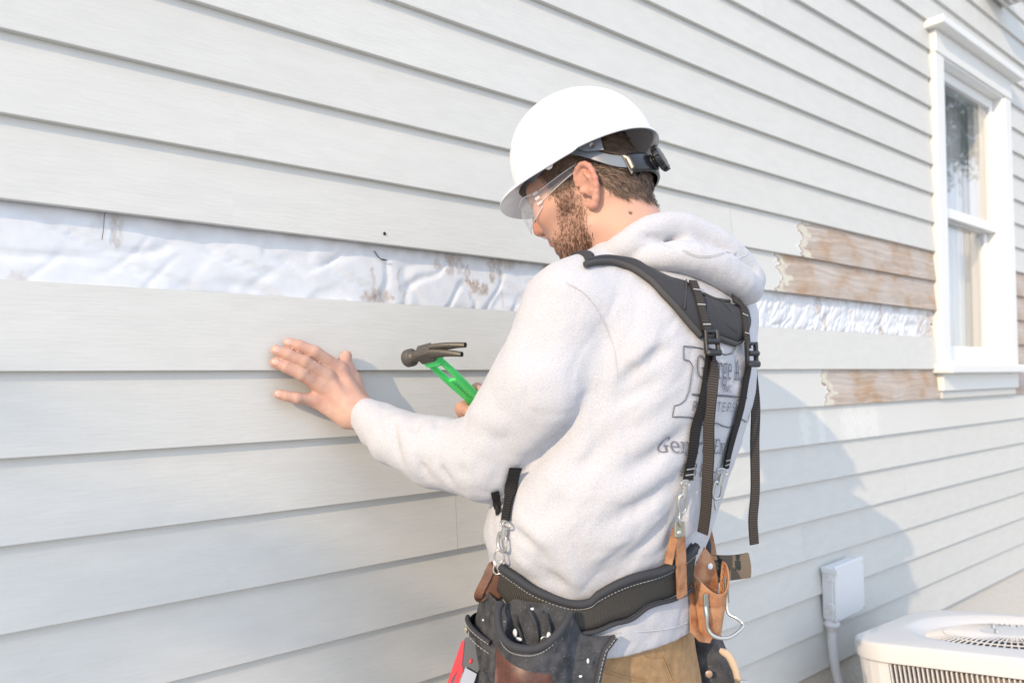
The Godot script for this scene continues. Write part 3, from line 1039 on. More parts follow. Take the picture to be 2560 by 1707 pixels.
# surface nets over the cells near the surface; paint gives each vertex its colour
func net(f: Field, lo: Vector3, hi: Vector3, cell: float, paint = null) -> MB:
	var bl := 4
	var nb := Vector3i(((hi - lo) / (cell * bl)).ceil())
	var g := nb * bl + Vector3i.ONE
	var sx := g.y * g.z
	var sy := g.z
	var val := PackedFloat32Array()
	val.resize(g.x * g.y * g.z)
	val.fill(9.0)
	var half := cell * bl * 0.5
	var live := []
	var lists := []
	var sup := 4
	for ux in range(0, nb.x, sup):
		for uy in range(0, nb.y, sup):
			for uz in range(0, nb.z, sup):
				var uc := lo + (Vector3(ux, uy, uz) + Vector3.ONE * sup * 0.5) * cell * bl
				f.act = []
				f.actf = []
				f.focus(uc, half * sup * 1.75, f.prims, f.folds)
				if f.act.is_empty() or absf(f.base(uc)) > half * sup * 1.9 + 0.02:
					continue
				var wide: Array = f.act
				var wide_f: Array = f.actf
				for bx in range(ux, mini(ux + sup, nb.x)):
					for by in range(uy, mini(uy + sup, nb.y)):
						for bz in range(uz, mini(uz + sup, nb.z)):
							var c := lo + (Vector3(bx, by, bz) + Vector3(0.5, 0.5, 0.5)) * cell * bl
							f.act = wide
							f.actf = wide_f
							if absf(f.base(c)) > half * 1.9 + 0.016:
								continue
							f.focus(c, half * 1.75, wide, wide_f)
							live.append(Vector3i(bx, by, bz) * bl)
							lists.append([f.act, f.actf])
	for n_b in live.size():
		var b: Vector3i = live[n_b]
		f.act = lists[n_b][0]
		f.actf = lists[n_b][1]
		for i in bl + 1:
			for j in bl + 1:
				for k in bl + 1:
					var at: int = (b.x + i) * sx + (b.y + j) * sy + b.z + k
					if val[at] == 9.0:
						val[at] = f.d(lo + Vector3(b.x + i, b.y + j, b.z + k) * cell)
	f.act = []
	f.actf = []
	var vid := PackedInt32Array()
	vid.resize(val.size())
	vid.fill(-1)
	var mb := MB.new()
	var corner := PackedInt32Array([0, sx, sy, sx + sy, 1, sx + 1, sy + 1, sx + sy + 1])
	var cof := PackedVector3Array([Vector3(0, 0, 0), Vector3(1, 0, 0), Vector3(0, 1, 0), Vector3(1, 1, 0), Vector3(0, 0, 1), Vector3(1, 0, 1), Vector3(0, 1, 1), Vector3(1, 1, 1)])
	var ed := PackedInt32Array([0, 1, 2, 3, 4, 5, 6, 7, 0, 2, 1, 3, 4, 6, 5, 7, 0, 4, 1, 5, 2, 6, 3, 7])
	var cells := []
	for b in live:
		for i in bl:
			for j in bl:
				for k in bl:
					var at: int = (b.x + i) * sx + (b.y + j) * sy + b.z + k
					var mask := 0
					for q in 8:
						if val[at + corner[q]] < 0.0:
							mask |= 1 << q
					if mask == 0 or mask == 255:
						continue
					var s := Vector3.ZERO
					var m := 0
					for q in 12:
						var a := ed[q * 2]
						var c := ed[q * 2 + 1]
						var va := val[at + corner[a]]
						var vc := val[at + corner[c]]
						if (va < 0.0) != (vc < 0.0):
							s += cof[a].lerp(cof[c], va / (va - vc))
							m += 1
					var p: Vector3 = lo + (Vector3(b.x + i, b.y + j, b.z + k) + s / m) * cell
					vid[at] = mb.v.size()
					mb.v.append(p)
					mb.n.append(Vector3.ZERO)
					mb.uv.append(Vector2.ZERO)
					mb.col.append(Color.WHITE)
					cells.append(at)
	for at in cells:
		var va := val[at]
		for ax in 3:
			var st: int = [sx, sy, 1][ax]
			var vb := val[at + st]
			if (va < 0.0) == (vb < 0.0) or vb == 9.0:
				continue
			var s1: int = [sy, 1, sx][ax]
			var s2: int = [1, sx, sy][ax]
			if at < s1 + s2:
				continue
			var a := vid[at]
			var b := vid[at - s1]
			var c := vid[at - s1 - s2]
			var e := vid[at - s2]
			if a < 0 or b < 0 or c < 0 or e < 0:
				continue
			if va < 0.0:
				mb.idx.append_array([a, b, c, a, c, e])
			else:
				mb.idx.append_array([a, c, b, a, e, c])
	for i in range(0, mb.idx.size(), 3):
		var a := mb.idx[i]
		var b := mb.idx[i + 1]
		var c := mb.idx[i + 2]
		var gg := (mb.v[c] - mb.v[a]).cross(mb.v[b] - mb.v[a])
		mb.n[a] += gg
		mb.n[b] += gg
		mb.n[c] += gg
	var flip := 0
	for i in range(0, mb.v.size(), maxi(1, mb.v.size() / 40)):
		if mb.n[i].dot(f.grad(mb.v[i])) < 0.0:
			flip += 1
		else:
			flip -= 1
	if flip > 0:
		for i in range(0, mb.idx.size(), 3):
			var t := mb.idx[i]
			mb.idx[i] = mb.idx[i + 1]
			mb.idx[i + 1] = t
	for i in mb.v.size():
		mb.n[i] = mb.n[i].normalized() * (-1.0 if flip > 0 else 1.0)
		if paint != null:
			mb.col[i] = paint.call(mb.v[i], mb.n[i])
	return mb

# moves a mesh from a local frame into the world
func placed(mb: MB, t: Transform3D) -> MB:
	for i in mb.v.size():
		mb.v[i] = t * mb.v[i]
		mb.n[i] = (t.basis * mb.n[i]).normalized()
	return mb

# ---------------------------------------------------------------- the worker
var f_hoodie := Field.new()
var f_hood := Field.new()
var f_legs := Field.new()
var HT := Transform3D(Basis(Vector3(-0.3410, -0.4384, -0.8316), Vector3(-0.1663, 0.8988, -0.4056), Vector3(0.9252, -0.0000, -0.3794)), Vector3(0.8649, 1.6731, 0.4090))

# radii to go with curve(): n steps for each span
func lm3(a: Array, n: int) -> Array:
	var o := []
	for i in a.size() - 1:
		for k in n:
			o.append(lerpf(a[i], a[i + 1], float(k) / n))
	o.append(a[-1])
	return o

func body_fields() -> void:
	noise_a.seed = 3
	noise_a.frequency = 0.02
	noise_b.seed = 4
	noise_b.frequency = 0.05
	var f := f_hoodie
	f.noise = noise_a
	f.wob = 0.0022
	f.wob_f = 900.0
	f.gather = 0.0018
	f.along = Vector3(-0.60, -0.72, 0.35).normalized()
	f.stack([[0.8836, 0.9180, 0.4050, 0.2033, 0.1504], [0.8954, 0.9158, 0.4050, 0.2077, 0.1537], [0.9214, 0.9113, 0.4080, 0.2084, 0.1542], [0.9870, 0.9092, 0.4100, 0.2116, 0.1566], [1.0735, 0.8965, 0.4300, 0.2296, 0.1699], [1.1553, 0.9115, 0.4550, 0.2283, 0.1667], [1.2350, 0.9400, 0.4750, 0.2266, 0.1586], [1.3152, 0.9608, 0.4900, 0.2267, 0.1541], [1.3957, 0.9689, 0.5000, 0.2205, 0.1455], [1.4609, 0.9800, 0.5000, 0.2111, 0.1309], [1.5106, 0.9846, 0.4950, 0.1812, 0.1123], [1.5521, 0.9829, 0.4900, 0.1305, 0.0861], [1.5851, 0.9691, 0.4800, 0.0765, 0.0612]], 0.02, 2.2)
	var ls := Vector3(0.7796, 1.4586, 0.4785)
	var el := Vector3(0.6807, 1.2026, 0.3668)
	var wr := Vector3(0.5812, 1.2653, 0.1033)
	f.cap(ls, Vector3(0.7268, 1.3267, 0.4638), 0.080, 0.089, 0.03)
	f.cap(Vector3(0.7268, 1.3267, 0.4638), el, 0.089, 0.074, 0.010)
	f.chain([el, Vector3(0.6404, 1.2065, 0.2615), Vector3(0.6072, 1.2269, 0.1749)], [0.073, 0.063, 0.053], 0.015)
	f.chain([Vector3(0.6072, 1.2269, 0.1749), Vector3(0.5936, 1.2484, 0.1281), wr], [0.053, 0.043, 0.036], 0.012)
	# trapezius, right arm
	f.cap(ls, Vector3(0.8849, 1.5507, 0.4933), 0.066, 0.05, 0.05)
	var rs := ls + Vector3(0.385, 0.0, 0.0)
	f.cap(rs, Vector3(0.9929, 1.5632, 0.4749), 0.066, 0.05, 0.05)
	var rel := Vector3(rs.x - 0.03, rs.y - 0.26, 0.34)
	f.chain([rs, rs + Vector3(0.01, -0.13, -0.04), rel], [0.076, 0.08, 0.064], 0.06)
	var rw := Vector3(0.9083, 1.2367, 0.1764)
	f.chain([rel, rel.lerp(rw, 0.5) + Vector3(0, -0.01, 0), rw], [0.062, 0.056, 0.036], 0.04)
	# chest
	f.ball(Vector3(1.0, 1.38, 0.43), Vector3(0.16, 0.13, 0.10), 0.08)
	folds()
	# hood
	var h := f_hood
	h.noise = noise_a
	h.wob = 0.002
	h.wob_f = 900.0
	h.chain(curve([Vector3(0.846, 1.520, 0.42), Vector3(0.848, 1.548, 0.50), Vector3(0.864, 1.570, 0.538), Vector3(0.908, 1.600, 0.556), Vector3(0.965, 1.603, 0.572), Vector3(1.025, 1.581, 0.590), Vector3(1.075, 1.550, 0.600), Vector3(1.104, 1.520, 0.600)], 3), lm3([0.018, 0.024, 0.027, 0.026, 0.027, 0.028, 0.029, 0.030], 3), 0.010)
	h.chain(curve([Vector3(0.850, 1.530, 0.510), Vector3(0.880, 1.545, 0.566), Vector3(0.925, 1.548, 0.598), Vector3(0.988, 1.534, 0.618), Vector3(1.050, 1.512, 0.622), Vector3(1.092, 1.500, 0.612)], 3), lm3([0.014, 0.022, 0.026, 0.029, 0.030, 0.026], 3), 0.007)
	h.chain([Vector3(0.96, 1.565, 0.575), Vector3(1.03, 1.545, 0.59), Vector3(1.08, 1.515, 0.60)], [0.03, 0.032, 0.028], 0.015)
	# far side of the hood, round the neck
	h.chain(curve([Vector3(0.965, 1.600, 0.565), Vector3(1.000, 1.580, 0.50), Vector3(0.985, 1.555, 0.43), Vector3(0.93, 1.52, 0.385)], 3), lm3([0.026, 0.028, 0.026, 0.022], 3), 0.015)
	h.chain([Vector3(1.104, 1.520, 0.600), Vector3(1.10, 1.530, 0.54), Vector3(1.03, 1.55, 0.50)], [0.030, 0.028, 0.026], 0.02)
	for q in [[Vector3(0.99, 1.54, 0.645), Vector3(1.07, 1.51, 0.65), 0.008, -0.003], [Vector3(1.06, 1.555, 0.625), Vector3(1.10, 1.50, 0.625), 0.010, -0.005]]:
		h.fold(q[0], q[1], q[2], q[3])
	h.fold(Vector3(0.8530, 1.5806, 0.5656), Vector3(0.8900, 1.5787, 0.5771), 0.006, -0.008)
	h.fold(Vector3(0.8900, 1.5787, 0.5771), Vector3(0.9008, 1.5584, 0.6127), 0.006, -0.009)
	h.fold(Vector3(0.9606, 1.5860, 0.6021), Vector3(1.0363, 1.5559, 0.6276), 0.007, -0.006)
	h.fold(Vector3(0.9937, 1.5765, 0.6134), Vector3(1.0255, 1.5354, 0.6480), 0.010, 0.003)
	# trousers
	var t := f_legs
	t.noise = noise_a
	t.wob = 0.002
	t.wob_f = 700.0
	t.stack([[0.7008, 0.9400, 0.4000, 0.1977, 0.1542], [0.7665, 0.9382, 0.4000, 0.1961, 0.1490], [0.8169, 0.9322, 0.4000, 0.1896, 0.1403], [0.8774, 0.9236, 0.4050, 0.1854, 0.1372], [0.9018, 0.9238, 0.4050, 0.1809, 0.1338], [0.9343, 0.9240, 0.4050, 0.1764, 0.1306]], 0.02, 2.2)
	var hip := Vector3(0.90, 0.80, 0.40)
	for s in [-1.0, 1.0]:
		t.chain([hip + Vector3(0.095 * s, 0.0, 0.01), hip + Vector3(0.105 * s, -0.36, 0.0), hip + Vector3(0.11 * s, -0.74, 0.05)], [0.105, 0.078, 0.06], 0.03)

func folds() -> void:
	# creases (negative) and ridges where the cloth gathers
	var f := f_hoodie
	for q in [
		[Vector3(0.7805, 1.3287, 0.5913), Vector3(0.8082, 1.3643, 0.6083), 0.011, -0.010], [Vector3(0.8082, 1.3643, 0.6083), Vector3(0.8504, 1.3929, 0.6275), 0.011, -0.008], [Vector3(0.7914, 1.3561, 0.5961), Vector3(0.8281, 1.3976, 0.6181), 0.018, 0.005],
		[Vector3(0.7702, 1.3048, 0.5823), Vector3(0.8337, 1.3382, 0.6234), 0.014, -0.006], [Vector3(0.7896, 1.2809, 0.5972), Vector3(0.8548, 1.3353, 0.6302), 0.02, 0.004],
		[Vector3(0.7424, 1.3218, 0.5582), Vector3(0.6971, 1.1989, 0.4658), 0.018, -0.008], [Vector3(0.7189, 1.3425, 0.5536), Vector3(0.6714, 1.2156, 0.4700), 0.022, 0.005],
		[Vector3(0.9001, 1.2677, 0.6364), Vector3(0.7752, 1.1903, 0.5962), 0.016, -0.006], [Vector3(0.8721, 1.2793, 0.6328), Vector3(0.7752, 1.2202, 0.5918), 0.020, 0.006], [Vector3(0.8957, 1.1896, 0.6258), Vector3(0.7598, 1.1195, 0.5826), 0.016, -0.007], [Vector3(0.8872, 1.2222, 0.6286), Vector3(0.7606, 1.1536, 0.5868), 0.022, 0.006],
		[Vector3(0.8873, 1.1368, 0.6187), Vector3(0.7867, 1.0290, 0.5599), 0.014, -0.007], [Vector3(0.8568, 1.1541, 0.6176), Vector3(0.7642, 1.0699, 0.5731), 0.020, 0.006], [Vector3(0.9274, 1.1612, 0.6225), Vector3(0.8748, 1.0561, 0.5921), 0.012, -0.008], [Vector3(0.8140, 1.1154, 0.6006), Vector3(0.7625, 1.0230, 0.5451), 0.018, -0.005],
		[Vector3(0.6689, 1.1032, 0.4546), Vector3(0.6822, 1.0772, 0.5042), 0.008, -0.006], [Vector3(0.6822, 1.0772, 0.5042), Vector3(0.6990, 1.0461, 0.5086), 0.010, -0.006], [Vector3(0.6728, 1.1176, 0.4682), Vector3(0.6924, 1.0838, 0.5210), 0.013, 0.005], [Vector3(0.6717, 1.0601, 0.4579), Vector3(0.6928, 1.0342, 0.4822), 0.010, 0.006], [Vector3(0.6939, 1.0444, 0.4975), Vector3(0.7327, 1.0075, 0.5161), 0.012, -0.005], [Vector3(0.7166, 1.0558, 0.5344), Vector3(0.7516, 0.9996, 0.5262), 0.014, 0.006],
		[Vector3(0.5795, 1.2634, 0.2107), Vector3(0.5745, 1.1969, 0.2550), 0.008, -0.007], [Vector3(0.5962, 1.2711, 0.2178), Vector3(0.5805, 1.1925, 0.2888), 0.010, 0.004], [Vector3(0.5999, 1.2602, 0.2624), Vector3(0.5959, 1.1783, 0.3076), 0.009, -0.008], [Vector3(0.6125, 1.2642, 0.2855), Vector3(0.6036, 1.1777, 0.3386), 0.010, 0.003], [Vector3(0.6240, 1.2665, 0.2948), Vector3(0.6096, 1.1692, 0.3628), 0.009, -0.008], [Vector3(0.6634, 1.2703, 0.2960), Vector3(0.6135, 1.1844, 0.3997), 0.010, -0.008], [Vector3(0.6531, 1.2751, 0.3324), Vector3(0.6419, 1.2448, 0.4628), 0.012, -0.006], [Vector3(0.6277, 1.2870, 0.3959), Vector3(0.6453, 1.2702, 0.4815), 0.014, 0.004],
		[Vector3(0.6323, 1.2515, 0.4523), Vector3(0.6747, 1.1924, 0.4539), 0.016, -0.004], [Vector3(0.5803, 1.2772, 0.1697), Vector3(0.5606, 1.2284, 0.2068), 0.006, -0.004],
		[Vector3(0.8321, 0.9664, 0.5541), Vector3(0.9473, 0.9097, 0.5575), 0.014, 0.004], [Vector3(1.0241, 1.0994, 0.5844), Vector3(0.9165, 1.0569, 0.5939), 0.010, -0.006], [Vector3(0.7102, 1.1661, 0.5423), Vector3(0.6848, 1.1163, 0.5088), 0.016, -0.005], [Vector3(0.7658, 1.2539, 0.5825), Vector3(0.7214, 1.1862, 0.5501), 0.014, -0.006],
		[Vector3(0.6833, 1.4182, 0.5114), Vector3(0.6579, 1.3630, 0.5101), 0.02, -0.004], [Vector3(0.7653, 1.4325, 0.5648), Vector3(0.7715, 1.3699, 0.5776), 0.02, -0.003],
	]:
		f.fold(q[0], q[1], q[2], q[3] * 1.4)

func skin_mat() -> StandardMaterial3D:
	var m := mat("skin", Color.WHITE, 0.5)
	m.vertex_color_use_as_albedo = true
	m.metallic_specular = 0.45
	m.subsurf_scatter_enabled = true
	m.subsurf_scatter_strength = 0.06
	m.heightmap_enabled = true
	m.heightmap_texture = fbm_tex(256, 256, 70.0, 70.0, 91, 3)
	m.heightmap_scale = 0.06
	m.uv1_triplanar = true
	m.uv1_scale = Vector3(9, 9, 9)
	return m

func heather(called: String, c: Color) -> StandardMaterial3D:
	var m := mat(called, c, 0.95)
	m.metallic_specular = 0.2
	m.rim_enabled = true
	m.rim = 0.25
	m.rim_tint = 0.3
	var ns := FastNoiseLite.new()
	ns.seed = 8
	ns.frequency = 0.24
	m.albedo_texture = tex(512, 512, func(x: int, y: int) -> Color:
		var a := ns.get_noise_2d(x, y * 0.55)
		var b := ns.get_noise_2d(x * 0.35 + 300.0, y * 0.3)
		var g := 0.93 + 0.09 * a + 0.05 * b
		var p := maxf(0.0, -a - 0.25) * 0.35
		return Color(g - p, g - p * 1.3, g - p * 1.1).clamp())
	m.heightmap_enabled = true
	m.heightmap_texture = fbm_tex(256, 256, 60.0, 60.0, 14, 3)
	m.heightmap_scale = 0.05
	m.uv1_triplanar = true
	m.uv1_scale = Vector3(5.5, 5.5, 5.5)
	return m

func head_field() -> Field:
	var f := Field.new()
	f.ball(Vector3(-0.024, 0.055, 0), Vector3(0.103, 0.095, 0.077), 0.02)
	f.ball(Vector3(0.025, 0.0, 0), Vector3(0.062, 0.085, 0.064), 0.03)
	f.ball(Vector3(-0.072, -0.006, 0), Vector3(0.063, 0.062, 0.066), 0.02)
	f.ball(Vector3(0.024, -0.07, 0), Vector3(0.054, 0.045, 0.053), 0.03)
	f.cap(Vector3(-0.012, -0.075, -0.05), Vector3(0.055, -0.108, -0.016), 0.018, 0.018, 0.03)
	f.cap(Vector3(-0.012, -0.075, 0.05), Vector3(0.055, -0.108, 0.016), 0.018, 0.018, 0.03)
	f.ball(Vector3(0.060, -0.106, 0), Vector3(0.021, 0.019, 0.024), 0.02)
	for s in [-1.0, 1.0]:
		f.cap(Vector3(0.052, -0.004, 0.046 * s), Vector3(0.01, -0.01, 0.066 * s), 0.020, 0.012, 0.03)
		f.cap(Vector3(0.077, 0.047, 0.012 * s), Vector3(0.062, 0.05, 0.045 * s), 0.010, 0.009, 0.02)
		f.ball(Vector3(0.079, 0.022, 0.03 * s), Vector3(0.014, 0.011, 0.016), -0.012)
		f.ball(Vector3(0.062, 0.022, 0.031 * s), Vector3(0.0135, 0.012, 0.0135), 0.003)
	# nose
	f.chain([Vector3(0.080, 0.036, 0), Vector3(0.093, 0.012, 0), Vector3(0.098, -0.004, 0)], [0.008, 0.009, 0.0105], 0.012)
	f.cap(Vector3(0.098, -0.004, 0), Vector3(0.088, -0.018, 0), 0.0105, 0.008, 0.01)
	for s in [-1.0, 1.0]:
		f.ball(Vector3(0.084, -0.013, 0.013 * s), Vector3(0.011, 0.0085, 0.0075), 0.008)
		f.ball(Vector3(0.088, -0.0205, 0.0085 * s), Vector3(0.006, 0.004, 0.0035), -0.003)
	# mouth
	f.cap(Vector3(0.078, -0.033, 0), Vector3(0.076, -0.043, 0), 0.011, 0.011, 0.012)
	f.chain([Vector3(0.062, -0.052, -0.024), Vector3(0.079, -0.046, -0.007), Vector3(0.079, -0.046, 0.007), Vector3(0.062, -0.052, 0.024)], [0.005, 0.0075, 0.0075, 0.005], 0.006)
	f.chain([Vector3(0.060, -0.058, -0.022), Vector3(0.075, -0.063, -0.006), Vector3(0.075, -0.063, 0.006), Vector3(0.060, -0.058, 0.022)], [0.005, 0.0085, 0.0085, 0.005], 0.005)
	f.cap(Vector3(0.088, -0.0545, -0.014), Vector3(0.088, -0.0545, 0.014), 0.003, 0.003, -0.004)
	# neck
	f.chain([Vector3(-0.052, -0.045, 0), Vector3(-0.047, -0.11, 0.012), Vector3(-0.01, -0.225, 0.045)], [0.062, 0.063, 0.075], 0.035)
	# ears
	for s in [-1.0, 1.0]:
		var rim := curve([Vector3(-0.030, -0.006, 0.073 * s), Vector3(-0.038, 0.012, 0.080 * s), Vector3(-0.055, 0.017, 0.087 * s), Vector3(-0.068, 0.004, 0.091 * s), Vector3(-0.068, -0.020, 0.089 * s), Vector3(-0.058, -0.040, 0.083 * s), Vector3(-0.044, -0.054, 0.077 * s), Vector3(-0.034, -0.050, 0.073 * s)], 2)
		var rr := []
		for i in rim.size():
			rr.append(0.0046 if i < 11 else 0.0060)
		f.chain(rim, rr, 0.004)
		f.ball(Vector3(-0.05, -0.014, 0.079 * s), Vector3(0.017, 0.028, 0.005), 0.006, Basis(Vector3(0, 1, 0), 0.32 * s))
		f.chain([Vector3(-0.054, 0.004, 0.087 * s), Vector3(-0.058, -0.012, 0.088 * s), Vector3(-0.05, -0.033, 0.082 * s)], [0.003, 0.0035, 0.003], 0.004)
		f.ball(Vector3(-0.0445, -0.020, 0.091 * s), Vector3(0.0115, 0.0125, 0.012), -0.003)
		f.ball(Vector3(-0.050, 0.006, 0.094 * s), Vector3(0.010, 0.006, 0.008), -0.003)
		f.ball(Vector3(-0.034, -0.021, 0.077 * s), Vector3(0.005, 0.007, 0.0045), 0.004)
		f.cap(Vector3(-0.041, -0.056, 0.076 * s), Vector3(-0.036, -0.052, 0.073 * s), 0.0062, 0.005, 0.005)
	return f

func beard_at(p: Vector3) -> float:
	# how much beard grows at a point of the head (local axes)
	var z := absf(p.z)
	var top := lerpf(0.0, -0.046, sstep(0.0, 0.055, p.x))
	if p.x > 0.07 and z < 0.026:
		top = -0.029
	var b := 1.0 - sstep(top - 0.022, top + 0.012, p.y)
	if p.x < 0.022 and p.x > -0.022:
		b = maxf(b, (1.0 - sstep(0.03, 0.05, p.y)) * sstep(-0.026, -0.016, p.x) * (1.0 - sstep(0.008, 0.022, p.x + p.y * 0.15)))
	b *= sstep(-0.036, -0.012, p.x + maxf(0.0, -0.05 - p.y) * -0.35)
	b *= 1.0 - (1.0 - sstep(0.0075, 0.011, absf(p.y + 0.055))) * (1.0 - sstep(0.018, 0.026, z)) * sstep(0.06, 0.07, p.x)
	if p.y < -0.125:
		b *= 1.0 - sstep(-0.125, -0.14, p.y)
	return clampf(b, 0.0, 1.0)

func hair_at(p: Vector3) -> float:
	var low := -0.03
	if p.x < -0.066:
		low = lerpf(-0.032, -0.068, sstep(-0.066, -0.088, p.x))
		low = lerpf(low, -0.086, sstep(-0.095, -0.125, p.x))
	elif p.x < -0.028:
		low = 0.012
	else:
		low = 0.0
	var b := sstep(low - 0.004, low + 0.006, p.y)
	b *= 1.0 - sstep(0.012, 0.03, p.x - maxf(0.0, p.y - 0.03) * 0.35)
	return b

func skin_paint(p: Vector3, _n: Vector3) -> Color:
	# p in head axes; real skin colour, redder on nose, ears and lips, darker under the stubble
	var c := Color(0.58, 0.33, 0.235)
	var red := Color(0.56, 0.22, 0.16)
	var k := 0.0
	k = maxf(k, 0.55 * (1.0 - sstep(0.012, 0.04, p.distance_to(Vector3(0.095, -0.006, 0)))))
	if p.x < -0.03 and absf(p.z) > 0.071 and p.y > -0.065 and p.y < 0.024:
		k = maxf(k, 0.35 + 0.4 * sstep(-0.055, -0.07, p.x))
	k = maxf(k, 0.25 * (1.0 - sstep(0.015, 0.04, Vector3(p.x, p.y, absf(p.z)).distance_to(Vector3(0.055, -0.01, 0.05)))))
	k += 0.12 * noise_a.get_noise_3dv(p * 1800.0)
	c = c.lerp(red, clampf(k, 0.0, 1.0))
	if p.x > 0.058 and absf(p.z) < 0.024 and p.y < -0.040 and p.y > -0.070:
		c = c.lerp(Color(0.45, 0.14, 0.12), 0.75)
	c = c.lerp(Color(0.23, 0.13, 0.088), 0.55 * beard_at(p) * beard_at(p))
	c = c.lerp(Color(0.10, 0.066, 0.046), 0.85 * hair_at(p) * (0.0 if p.x < -0.028 and absf(p.z) > 0.078 else 1.0))
	if Vector2(p.x + 0.086, p.y + 0.094).length() < 0.0028 and p.z < 0.0:
		c = Color(0.12, 0.06, 0.045)
	var eye := Vector3(p.x, p.y, absf(p.z)).distance_to(Vector3(0.0745, 0.021, 0.031))
	if eye < 0.006 and p.y < 0.023:
		c = Color(0.10, 0.07, 0.05)
	if absf(p.y - 0.053) < 0.006 and p.x > 0.055 and absf(p.z) > 0.012 and absf(p.z) < 0.05:
		c = c.lerp(Color(0.10, 0.065, 0.045), 0.8)
	return c

func hand_paint(p: Vector3, _n: Vector3) -> Color:
	var c := Color(0.57, 0.36, 0.265)
	var k := 0.5 + 0.9 * noise_a.get_noise_3dv(p * 1100.0)
	c = c.lerp(Color(0.52, 0.26, 0.195), clampf(k, 0.0, 1.0) * 0.7)
	return c

# finger joints, knuckle to tip, in world coordinates
func left_fingers() -> Array:
	return [
		[Vector3(0.5467, 1.3568, 0.0460), Vector3(0.4930, 1.3910, 0.0490), Vector3(0.4663, 1.4018, 0.0410), Vector3(0.4471, 1.4084, 0.0320)],
		[Vector3(0.5161, 1.3448, 0.0500), Vector3(0.4730, 1.3704, 0.0520), Vector3(0.4440, 1.3846, 0.0420), Vector3(0.4238, 1.3937, 0.0320)],
		[Vector3(0.5047, 1.3243, 0.0480), Vector3(0.4689, 1.3468, 0.0500), Vector3(0.4413, 1.3611, 0.0410), Vector3(0.4228, 1.3703, 0.0310)],
		[Vector3(0.4967, 1.2970, 0.0420), Vector3(0.4617, 1.3014, 0.0430), Vector3(0.4434, 1.3058, 0.0370), Vector3(0.4297, 1.3101, 0.0300)],
		[Vector3(0.5775, 1.3354, 0.0400), Vector3(0.5677, 1.3567, 0.0360), Vector3(0.5618, 1.3727, 0.0340), Vector3(0.5663, 1.3852, 0.0320)],
	]

func hand_field() -> Field:
	var f := Field.new()
	f.noise = noise_a
	f.wob = 0.0006
	f.wob_f = 2500.0
	var wr := Vector3(0.5851, 1.2646, 0.0950)
	var fs := left_fingers()
	var rad := [[0.0138, 0.0126, 0.0116, 0.0102], [0.0142, 0.0130, 0.0118, 0.0104], [0.0136, 0.0124, 0.0114, 0.0100], [0.0120, 0.0110, 0.0100, 0.0090], [0.0140, 0.0130, 0.0124, 0.0106]]
	for i in 5:
		f.chain(fs[i], rad[i], 0.003 if i < 4 else 0.008)
	# palm and back of the hand
	var kn := [fs[0][0], fs[1][0], fs[2][0], fs[3][0]]
	var heel := [Vector3(0.5722, 1.2901, 0.0780), Vector3(0.5631, 1.2776, 0.0800), Vector3(0.5567, 1.2665, 0.0760), Vector3(0.5512, 1.2559, 0.0680)]
	for i in 4:
		f.cap(kn[i] + Vector3(0, 0, -0.001), heel[i], 0.0125, 0.016, 0.012)
	f.cap(fs[4][0], Vector3(0.5869, 1.2890, 0.0620), 0.014, 0.018, 0.014)
	f.cap(Vector3(0.5612, 1.3113, 0.0520), Vector3(0.5755, 1.2769, 0.0750), 0.016, 0.018, 0.02)
	f.chain([Vector3(0.5686, 1.2730, 0.0780), wr, Vector3(0.6160, 1.2337, 0.1631)], [0.025, 0.0265, 0.03], 0.02)
	f.cap(Vector3(0.5585, 1.2670, 0.0720), wr, 0.02, 0.024, 0.015)
	# knuckles, tendons, creases at the wrist
	for i in 4:
		f.ball(kn[i] + Vector3(0.001, 0.001, 0.006), Vector3(0.008, 0.008, 0.0065), 0.008)
		f.ball(fs[i][1] + Vector3(0, 0, 0.004), Vector3(0.0075, 0.0075, 0.0065), 0.005)
		f.fold(kn[i] + Vector3(0, 0, 0.012), heel[i] + Vector3(0, 0, 0.016), 0.0035, 0.0011)
		var ax: Vector3 = (fs[i][0] - fs[i][1]).normalized()
		var sd := ax.cross(Vector3(0, 0, 1)).normalized()
		for o in [-0.0035, 0.0, 0.0035]:
			var c: Vector3 = fs[i][1] + ax * o + Vector3(0, 0, 0.0125)
			f.fold(c - sd * 0.006, c + sd * 0.006, 0.0012, -0.0016)
		for o in [-0.002, 0.0015]:
			var c: Vector3 = fs[i][2] + ax * o + Vector3(0, 0, 0.0105)
			f.fold(c - sd * 0.005, c + sd * 0.005, 0.0011, -0.0012)
	for i in 5:
		var a := Vector3(0.5603, 1.3058, 0.1000).lerp(Vector3(0.5755, 1.2916, 0.1150), i / 4.0)
		var b := Vector3(0.5402, 1.2634, 0.0850).lerp(Vector3(0.5550, 1.2412, 0.1050), i / 4.0)
		f.fold(a, b, 0.0018, -0.0018)
	return f

